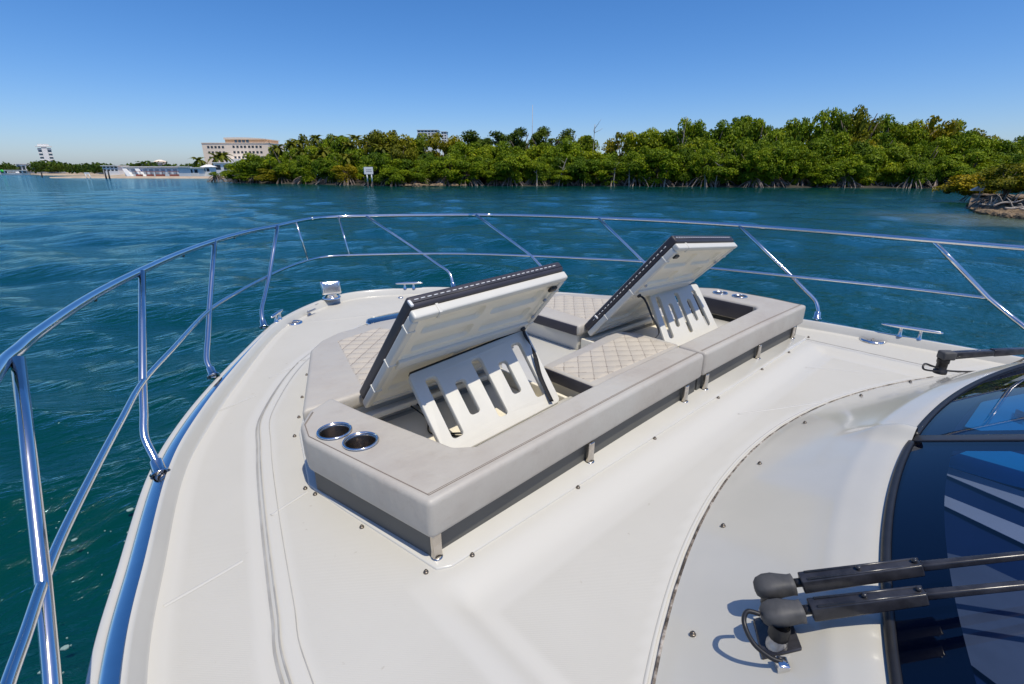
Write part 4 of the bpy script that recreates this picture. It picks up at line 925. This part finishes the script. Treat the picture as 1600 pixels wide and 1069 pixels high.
# near point on the right
for i, (u, d, h, rad, cr, lab) in enumerate([(1578,41,3.2,2.2,CROWNY[0],'yellow-green mangrove on the near point at the right edge'), (1632,38.5,3.6,2.3,CROWNY[1],'yellow mangrove behind the near point, cut by the picture edge'), (1536,52,2.6,2.6,CROWNY[1],'low yellowish mangrove where the near point meets the island')]):
    tree('mangrove_tree', u, d, h, rad, cr, lab, None, roots=ROOTS[i], low=.36 if i < 2 else .15, base=.3)
# tangled dead roots and driftwood on the near point
for i in range(7):
    u = 1534+i*13+trng.uniform(-4, 4); d = point_d(u)+trng.uniform(.5, 2.6); p = sight(u, d); b = MB(); r_ = random.Random(300+i)
    a = r_.uniform(-.5, .5)+HEAD*-1; L = r_.uniform(1.6, 3.2)
    pts = [Vector((0,0,.1))]; 
    for s in range(5): pts.append(pts[-1]+Vector((math.cos(a)*L/5+r_.uniform(-.1,.1), math.sin(a)*L/5+r_.uniform(-.15,.15), r_.uniform(-.12,.28))))
    b.tube(catmull(pts, 4), [.08*(1-.7*q/20) for q in range(21)], 6)
    for s in range(4):
        q = pts[1+s % 4]; e = q+Vector((r_.uniform(-.6,.6), r_.uniform(-.6,.6), r_.uniform(-.3,.8))); b.tube([q, q.lerp(e, .5)+Vector((0,0,.12)), e], [.045,.03,.012], 5)
    o = empty('driftwood', (p.x, p.y, WATER+.45), 'pale tangled driftwood on the near point, %s from its left end' % ORD[i], 'driftwood', 'driftwood on the near point')
    b.obj('branch', M['palebark'], o, True, True)
# rocks along the near point and under the sign
def rock_mesh(seed):
    bm = bmesh.new(); bmesh.ops.create_icosphere(bm, subdivisions=2, radius=1); r = np.random.RandomState(seed); ph = r.uniform(0, 6, 6)
    for v in bm.verts:
        q = v.co; v.co = q*(1+.18*math.sin(3*q.x+ph[0])+.15*math.sin(4*q.y+ph[1])+.12*math.sin(5*q.z+ph[2])); v.co.z *= .55
    me = bpy.data.meshes.new('rock'); bm.to_mesh(me); bm.free(); me.materials.append(M['rock']); return me
RM = [rock_mesh(s) for s in range(4)]
for i in range(22):
    u = 1536+i*4.5+trng.uniform(-2, 2); d = point_d(u)+trng.uniform(-.4, .8); p = sight(u, d); s = trng.uniform(.16, .42)
    o = link('rock', RM[i % 4], None); o.location = (p.x, p.y, WATER+.10); o.scale = (s, s*trng.uniform(.7, 1.2), s); o.rotation_euler.z = trng.uniform(0, 6)
    tag(o, 'tan rock at the foot of the near point, %s from its left end' % ORD[i], 'rock', 'rocks on the near point')
for i in range(12):
    u = 622+i*9+trng.uniform(-3, 3); d = shore_d(u)+trng.uniform(-.6, .3); p = sight(u, d); s = trng.uniform(.35, .9)
    o = link('rock', RM[(i+1) % 4], None); o.location = (p.x, p.y, WATER+.15); o.scale = (s*1.4, s, s); o.rotation_euler.z = trng.uniform(0, 6)
    tag(o, 'tan shore rock right of the white sign, %s from the left' % ORD[i], 'rock', 'shore rocks by the sign')
# pale dead trunks standing in the wood
for i, (u, dd, h, ln) in enumerate([(475,2.0,3.5,.2),(873,1.6,5.2,1.6),(960,1.5,4.2,.1),(985,1.2,3.6,-.3),(925,11,12.2,.1),(840,1.4,3.0,-.2),(1120,1.6,4.0,.4),(1105,1.2,3.4,-.6),(1040,1.0,3.0,.3),(1060,12,13.5,.6),(447,4,9.5,-3.2),(424,3.5,6.2,-.1)]):
    p = sight(u, shore_d(u)+dd-1.2); b = MB(); r_ = random.Random(500+i)
    pts = [Vector((0,0,-.5)), Vector((ln*.3*FY+r_.uniform(-.1,.1), -ln*.3*FX, h*.35)), Vector((ln*.65*FY, -ln*.65*FX+r_.uniform(-.1,.1), h*.7)), Vector((ln*FY, -ln*FX, h))]
    o = empty('dead_tree', (p.x, p.y, WATER+.2), 'bare pale dead trunk in the island mangroves, %s dead trunk built from the sign side' % ORD[i] if False else ['short bare trunk at the water under the palms','leaning forked dead trunk midway along the shore','straight white dead trunk at the water edge','thick pale stump beside the straight white trunk','tall bare white stem high in the wood','thin dead trunk left of the leaning forked one','pale branching trunk among roots, right of centre shore','leaning pale stem left of the branching trunk','small pale trunk between stump and branching trunk','bare grey treetop rising above the crowns','dark leaning bare pole in front of the beige building','upright bare pole beside the leaning pole'][i], 'dead tree')
    b.tube(catmull(pts, 4), [.16*(1-.75*q/12) for q in range(13)], 6); b.obj('trunk', M['palebark'] if i < 10 else M['bark'], o, True, True)
    for s in range(5 if i < 10 else 1):
        q = pts[1].lerp(pts[3], r_.uniform(.1, .95)); e = q+Vector((r_.uniform(-1,1), r_.uniform(-1,1), r_.uniform(.3,1.0)))*h*.18
        k_ = MB(); k_.tube([q, q.lerp(e, .5)+Vector((0,0,-.05)), e], [.055,.04,.015], 5); k_.obj('branch', M['palebark'] if i < 10 else M['bark'], o, True, True)

# palms
def frond_mesh(seed, L=2.6, droop=.9):
    r = np.random.RandomState(seed); n = 14; V = []; F = []
    px = [L*(q/n) for q in range(n+1)]; pz = [.55*L*(q/n)-droop*L*.95*(q/n)**2.1 for q in range(n+1)]
    for q in range(n):
        for sd_ in (-1, 1):
            t = (q+.3)/n; l = .62*math.sin(math.pi*min(1, t*.85+.15))+.08; b0 = len(V); x0, x1 = px[q], px[q+1]
            V += [(x0, 0, pz[q]), (x1, 0, pz[q+1]), (x1+l*.45, sd_*l*.75, pz[q+1]-l*.50+r.uniform(-.05,.05)), (x0+l*.35, sd_*l*.70, pz[q]-l*.45)]
            F.append((b0, b0+1, b0+2, b0+3))
    me = meshdata('frond', V, F); at = me.attributes.new('leaf', 'FLOAT', 'POINT'); at.data.foreach_set('value', np.clip(r.normal(.4, .25, len(V)), 0, 1).astype(np.float32)); me.materials.append(M['palm']); return me
FR = [frond_mesh(s, 2.6, d) for s, d in ((1,.75),(2,1.0),(3,1.3))]
def palm(u, d, vtop, label, group, base=.6, sc=1.0, lean=.4):
    p = sight(u, d); h = max(2.5, hgt(u, vtop, d)-1.0*sc); o = empty('palm_tree', (p.x, p.y, WATER+base), label, 'palm', group)
    ln = Vector((trng.uniform(-lean, lean), trng.uniform(-lean, lean), 0)); b = MB(); tp = Vector((0,0,h))+ln
    b.tube(catmull([(0,0,-.4), Vector((0,0,h*.5))+ln*.3, tp], 5), [.17-.007*q for q in range(11)], 7); b.obj('trunk', M['bark'], o, True, True)
    for k in range(15):
        f = link('frond', FR[k % 3], None, o, True); f.location = tp; f.rotation_euler = (0, R(trng.uniform(-28, 22) if k % 3 else -32), k*2*math.pi/15+trng.uniform(-.2,.2)); s = sc*trng.uniform(.85, 1.15); f.scale = (s, s, s)
for i, (u, dd, v) in enumerate(sorted([(437,17,228),(462,15,222),(478,9,234),(497,19,213),(512,12,232),(530,20,214),(548,14,224),(560,20,213),(492,6,246),(520,6,250),(545,8,243),(470,20,219),(600,12,228),(580,18,216)])):
    palm(u, shore_d(u)+dd, v, 'palm at the left end of the island wood, %s palm from the left' % ORD[i], 'palms on the island', sc=.85)

# ------------------------------------------------------------------ signs and mast
def place(name, u, d, label, cat, z=0, group=None, turn=0):
    p = sight(u, d); return empty(name, (p.x, p.y, WATER+z), label, cat, group, -HEAD+turn)
d = 97.0; hz = lambda v, d: rise(v, d)-WATER
sg = place('channel_sign', 576, d, 'white channel sign board on two posts in front of the island', 'sign')
zt, zb = hz(261, d), hz(272.3, d)
k = MB(); k.box((0,0,(zt+zb)/2), (1.62,.06,zt-zb)); k.obj('board', M['bwhite'], sg, local=True)
k = MB(); k.box((-.95,.30,(zt+zb)/2-.02), (.06,.75,zt-zb-.1), Matrix.Rotation(R(24), 3, 'Z')); k.obj('board', M['bwhite'], sg, local=True)
for row, zz in ((0, .14), (1, -.16)):
    k = MB(); x = -.50
    while x < .5: w_ = trng.uniform(.05, .11); k.box((x+w_/2, -.034, (zt+zb)/2+zz), (w_*.8,.006,.15)); x += w_+.015
    tag(k.obj('lettering', M['greypaint'], sg, local=True), kind='stuff')
for x in (-.42, .44):
    k = MB(); k.tube([(x,.10,hz(284,d)), (x,.10,zb+.2)], .115, 10); k.obj('post', M['bwhite'], sg, True, True)
    k = MB(); k.tube([(x,.10,-2), (x,.10,hz(284,d))], .15, 10); k.obj('pile', M['pile'], sg, True, True)
for i, (u, d, v0, v1) in enumerate([(1541,43,291,298),(1575,42,285,291)]):
    o = place('white_marker', u, d, ['small white marker board on a pale pole at the near point', 'white marker half hidden in the yellow mangrove'][i], 'marker')
    z0, z1 = hz(v1, d), hz(v0, d); k = MB(); k.add([(-.75,0,z0),(.25,0,z0-.02),(.42,0,z1),(.02,0,z1+.05),(-.75,.12,z0+.06),(.25,.12,z0+.04),(.42,.12,z1+.03),(.02,.12,z1+.08)], [(0,1,2,3),(4,7,6,5),(0,4,5,1),(1,5,6,2),(2,6,7,3),(3,7,4,0)]); k.obj('panel', M['bwhite'], o, local=True)
    k = MB(); k.tube([(.1,.06,-.4),(.1,.06,z0)], .035, 6); k.obj('pole', M['palebark'], o, True, True)
ms = place('radio_mast', 831, 420, 'thin grey radio mast rising above the island trees', 'mast'); k = MB(); k.tube([(0,0,0),(0,0,hz(164,420))], [.34,.22], 6); k.obj('pole', M['bgrey'], ms, True, True)
k = MB()
for f in (.55,.7,.85): k.box((0,0,hz(164,420)*f), (1.1,.15,.15))
k.obj('cross_arms', M['bgrey'], ms, local=True)

# ------------------------------------------------------------------ buildings on the far shore
def slab(o, name, x0, x1, y0, y1, z0, z1, m, bevel=0): k = MB(); k.box(((x0+x1)/2,(y0+y1)/2,(z0+z1)/2), (x1-x0,y1-y0,z1-z0)); return k.obj(name, M[m], o, local=True, bevel=bevel)
def mpx(d): return d/757.0*math.cos(PITCH)      # metres per picture pixel across, on the ground
# the beige hotel
d = 300.0; q = mpx(d); B = place('hotel_building', 372, d, 'large beige hotel block with rows of square windows behind the mangroves', 'building')
X = lambda u: (u-372)*q; Z = lambda v: hz(v, d)
slab(B, 'wall', X(323), X(425), 0, 22, 0, Z(224), 'beige'); slab(B, 'parapet', X(322.6), X(425.4), -.25, 22.2, Z(224), Z(223), 'beige')
slab(B, 'upper_storey', X(358.5), X(420), 1.0, 18, Z(223.2), Z(218), 'ochre')
k = MB(); n_ = 16; V = []
for i in range(n_+1):
    u = 357.5+(421-357.5)*i/n_; top = 214.6+2.8*((i/n_-.32)**2)*1.6
    V += [(X(u),.4,Z(218)),(X(u),.4,Z(top)),(X(u),19,Z(top)),(X(u),19,Z(218))]
F = []
for i in range(n_):
    for j in range(4): F.append((i*4+j, i*4+(j+1) % 4, (i+1)*4+(j+1) % 4, (i+1)*4+j))
F += [(0,1,2,3), (n_*4+3,n_*4+2,n_*4+1,n_*4)]
k.add(V, F); k.obj('roof', M['beige'], B, local=True)
def windows(o, us, vs, wd, ht, d, X, Z, y=-.02, m='win', name='window'):
    for v in vs:
        for u in us:
            f = slab(o, name, X(u)-wd/2, X(u)+wd/2, y-.05, y+.3, Z(v)-ht/2, Z(v)+ht/2, m)
windows(B, [332.5,338,343.7,349.2,355], [230,238.4,246.5], 1.25, 1.2, d, X, Z)
windows(B, [371.5,377.5,383.5,389,395.5,401,407,413], [229.5,238,246], 1.25, 1.2, d, X, Z)
windows(B, [375,381,387,393], [221], 1.5, 1.6, d, X, Z, y=.98, m='winb')
slab(B, 'porch', X(363), X(398), -6, 0, 0, Z(248.5), 'bwhite')
# white slab-sided tower
d = 430.0; q = mpx(d); T = place('observation_tower', 79, d, 'tall white tower with balconies stepping up both sides', 'tower', turn=R(41))
X = lambda u: (u-79)*q; Z = lambda v: hz(v, d)
slab(T, 'core', -2.6, 2.6, 0, 9, 0, Z(229), 'bwhite')
slab(T, 'wing', -6.6, -2.9, 2.5, 8, 0, Z(231.5), 'winb'); slab(T, 'wing', 2.9, 6.6, 2.5, 8, 0, Z(231.5), 'winb')
for i in range(8):
    z = Z(233.5)-i*2.62
    for sx in (-1, 1): slab(T, 'balcony', min(sx*2.92, sx*7.0), max(sx*2.92, sx*7.0), 1.6, 8.2, z-.55, z+.55, 'bwhite')
T.scale = (.62, .62, 1)
slab(T, 'roof_slab', -8.2, 8.2, -.8, 9.6, Z(229.4), Z(228.2), 'bwhite'); slab(T, 'roof_house', -5.6, 5.6, .2, 8.6, Z(228.2), Z(225), 'bwhite')
# villa in front of the tower
def house(u, d, w_, v0, v1, dep, label, wall='bwhite', roofm='bwhite', wins=5, storeys=1, over=.6, hip=False, cat='house', nm='house', winm='win'):
    o = place(nm, u, d, label, cat); z0 = max(.6, hz(v1, d)); z1 = hz(v0, d); W2 = w_*mpx(d)/2
    slab(o, 'wall', -W2, W2, 0, dep, 0, z1, wall)
    if hip:
        k = MB(); k.add([(-W2-over,-over,z1),(W2+over,-over,z1),(W2+over,dep+over,z1),(-W2-over,dep+over,z1),(-W2*.5,dep/2,z1+dep*.22),(W2*.5,dep/2,z1+dep*.22)], [(0,1,5,4),(1,2,5),(2,3,4,5),(3,0,4),(3,2,1,0)]); k.obj('roof', M[roofm], o, local=True)
    else: slab(o, 'roof', -W2-over, W2+over, -over, dep+over, z1, z1+.35, roofm)
    hs_ = (z1-z0)/storeys
    for s in range(storeys):
        for i in range(wins):
            x = -W2+(i+.5)*2*W2/wins; ww = 2*W2/wins*.62; zc = z0+(s+.5)*hs_; slab(o, 'window', x-ww/2, x+ww/2, -.06, .25, zc-hs_*.28, zc+hs_*.28, winm)
    return o
house(67, 405, 38, 260, 269.5, 9, 'two-storey white villa with dark verandas below the tower', 'bgrey', 'bgrey', 5, 2, hip=True)
house(42, 420, 28, 256.5, 268, 8, 'long white flat-roofed house left of the tower', wins=4)
house(20, 385, 42, 266.5, 272, 7, 'low white boathouse canopy at the left picture edge', wins=6)
house(173, 300, 24, 259.5, 268, 8, 'two-storey white house with dark balconies on the far shore', wins=4, storeys=2)
house(230, 340, 21, 254.5, 266, 9, 'grey-white flat-roofed block rising behind the beach club', 'bgrey', 'bwhite', 4, 2)
house(249, 380, 9, 252.5, 266, 6, 'small cream gabled house behind the beach club', 'beige', 'beige', 2, 1, hip=True)
d = 228.0; C_ = house(236, d, 84, 261.5, 274.5, 9, 'long low white beach club building on the sand', wins=9, cat='building', nm='beach_club', winm='bgrey')
q = mpx(d)
for u in (192.5, 212): 
    k = MB(); x = (u-236)*q; zt = hz(262, d); k.add([(x-.3,-.3,zt),(x+1.6,-.3,zt),(x+4.0,-1.6,.5),(x+2.3,-1.6,.5),(x-.3,.2,zt),(x+1.6,.2,zt),(x+4.0,.1,.5),(x+2.3,.1,.5)], [(0,1,2,3),(4,7,6,5),(0,4,5,1),(1,5,6,2),(2,6,7,3),(3,7,4,0)]); k.obj('buttress', M['bwhite'], C_, local=True)
slab(C_, 'shutter', (215-236)*q, (221.5-236)*q, -.5, .2, .8, hz(266, d), 'bluep')
for i, u in enumerate((214, 231, 247, 269)):
    o = place('beach_stall', u, 222, 'red-brown beach stall in front of the beach club, %s from the left' % ORD[i], 'stall', .5, 'beach stalls'); w_ = (2.0,2.2,3.2,3.2)[i]
    slab(o, 'counter', -w_/2, w_/2, 0, 1.5, 0, .9, 'redp'); slab(o, 'canopy', -w_/2-.2, w_/2+.2, -.3, 1.8, 2.0, 2.15, 'redp')
    for x in (-w_/2+.1, w_/2-.1): slab(o, 'post', x-.06, x+.06, .1, .22, .9, 2.0, 'redp')
house(294, 245, 32, 263, 272, 8, 'low white pavilion right of the beach club', wins=4)
house(322, 250, 13, 261, 270, 5, 'white gabled house under the lone palm', wins=2, hip=True)
house(348, 262, 26, 255, 268, 8, 'white building at the foot of the beige hotel', wins=2)
house(152, 330, 13, 266.5, 270.5, 5, 'small white beach hut on the far shore', wins=2)
house(671, 520, 31, 203.5, 230, 16, 'distant white apartment tower showing above the island trees', wins=6, storeys=7, cat='building', nm='apartment_tower')
house(696, 540, 8, 206, 230, 12, 'narrow white tower top beside the distant apartment tower', wins=2, storeys=6, cat='building', nm='apartment_tower')
gb = place('navigation_board', 3, 352, 'bright green navigation board at the left picture edge', 'marker'); k = MB(); k.lathe([(1.0,0),(1.0,.25),(0,.25)], (0,0,hz(267.5,352)), 16, Matrix.Rotation(R(90), 3, 'X')); k.obj('disc', M['greenp'], gb, True, True); k = MB(); k.tube([(0,0,-1),(0,0,hz(267,352))], .16, 6); k.obj('pile', M['pile'], gb, True, True)
bt_ = place('motor_boat', 22, 345, 'white motor boat lying off the left beach', 'boat'); k = MB(); k.add([(-8,-1.4,-.1),(6,-1.4,-.1),(9.5,0,.1),(6,1.4,-.1),(-8,1.4,-.1),(-8.3,-1.7,1.1),(6.5,-1.7,1.3),(10.6,0,1.6),(6.5,1.7,1.3),(-8.3,1.7,1.1)], [(4,3,2,1,0),(5,6,7,8,9),(0,1,6,5),(1,2,7,6),(2,3,8,7),(3,4,9,8),(4,0,5,9)]); k.obj('hull', M['bwhite'], bt_, local=True); slab(bt_, 'cabin', -4, 2, -1.1, 1.1, 1.15, 2.3, 'bwhite'); slab(bt_, 'window', -3.6, 1.6, -1.14, -1.0, 1.5, 2.0, 'win')
for i, (u, d, v, ln) in enumerate([(63.5,235,270,.5),(163,199,265,.1),(168.5,199,267,.2)]):
    o = place('piling', u, d, ['short dark piling standing in the water below the tower', 'taller dark piling off the sand spit', 'shorter of the two dark pilings off the sand spit'][i], 'piling', 0, 'pilings'); k = MB(); k.tube([(-ln,0,-1.5),(0,0,hz(v,d))], [.30,.24], 8); k.obj('post', M['pile'], o, True, True); k = MB(); k.lathe([(.34,0),(.34,.12),(0,.2)], (0,0,hz(v,d)), 8); k.obj('cap', M['pile'], o, True, True)
ws_ = place('channel_sign', 134, 203, 'white sign board on splayed legs at the sand spit', 'sign'); slab(ws_, 'board', -1.0, 1.0, 0, .12, hz(272.5,203), hz(269.5,203), 'bwhite')
for x in (-.7, .8): k = MB(); k.tube([(x,.06,hz(272,203)),(x+.4,.06,-.3)], .13, 6); k.obj('leg', M['bwhite'], ws_, True, True)
# far palms and the distant belt of trees
palm(312.5, 262, 248, 'lone dark palm against the sky left of the beige hotel', None, sc=1.7, base=1.2)
for i, (u, v) in enumerate([(343,243),(352,241)]): palm(u, 268, v, ['left palm of the pair in front of the beige hotel', 'right palm of the pair in front of the beige hotel'][i], 'palms in front of the hotel', sc=1.9, base=1.2)
def far_belt():
    r = np.random.RandomState(77); Vs = []; Qs = []; A = []; off = 0
    for k in range(760):
        u = r.uniform(-330, 425); d = far_d(u)+r.uniform(14, 120); p = sight(u, d); tv = 254.6+4.0*math.sin(u*.06)*math.sin(u*.021)+r.uniform(-1.5, 4); tv = tv if u < 150 else tv+1.5
        h = max(2.0, hz(tv, d)-1.2); n = 26; rad = r.uniform(2.0, 4.0)
        dd = r.normal(size=(n, 3)); dd /= np.linalg.norm(dd, axis=1)[:, None]; P = np.array([p.x, p.y, WATER+1.2+h*.55]) + dd*np.array([rad, rad, h*.5])*r.uniform(.6, 1, (n, 1))
        V, Q = leafquads(P, dd+r.normal(size=(n, 3))*.5, 1.0, r, .7); Vs.append(V); Qs.append(Q+off); off += len(V); A.append(np.repeat(np.clip(r.uniform(0, .5)+r.normal(0, .1, n), 0, 1), 4))
    me = npmesh('far_trees', np.concatenate(Vs), np.concatenate(Qs), False); at = me.attributes.new('leaf', 'FLOAT', 'POINT'); at.data.foreach_set('value', np.concatenate(A).astype(np.float32))
    tag(link('far_trees', me, M['leafd']), 'dark belt of trees along the far shore behind the houses', 'trees', kind='stuff')
far_belt()
# flecks of foam on the water beside the hull
def foam():
    r = np.random.RandomState(9); V = []; F = []
    for k in range(70):
        u = r.uniform(60, 360); v = r.uniform(770, 1069); a = (u-800)/757; b_ = (534.5-v)/757; c, s = math.cos(PITCH), math.sin(PITCH); zz = -s+b_*c; t = (CAM.z-WATER-.03)/-zz
        X_, Y_ = a*t, (c+b_*s)*t; x = CAM.x+X_*FY+Y_*FX; y = -X_*FX+Y_*FY; rad = .005+.022*r.rand()**4; b0 = len(V)
        for q in range(8): g = q*math.pi/4; rr_ = rad*r.uniform(.6, 1.2); V.append((x+rr_*math.cos(g)*1.2, y+rr_*math.sin(g), WATER+.028))
        for q in range(8): V.append((V[b0+q][0], V[b0+q][1], WATER+.02))
        F.append(tuple(range(b0, b0+8)))
        for q in range(8): F.append((b0+q, b0+8+q, b0+8+(q+1) % 8, b0+(q+1) % 8))
    me = meshdata('foam_flecks', V, F); o = link('foam_flecks', me, mat('sea_foam', (.22,.32,.30), .9)); tag(o, 'flecks of white foam on the water beside the hull', 'foam', kind='stuff')
foam()
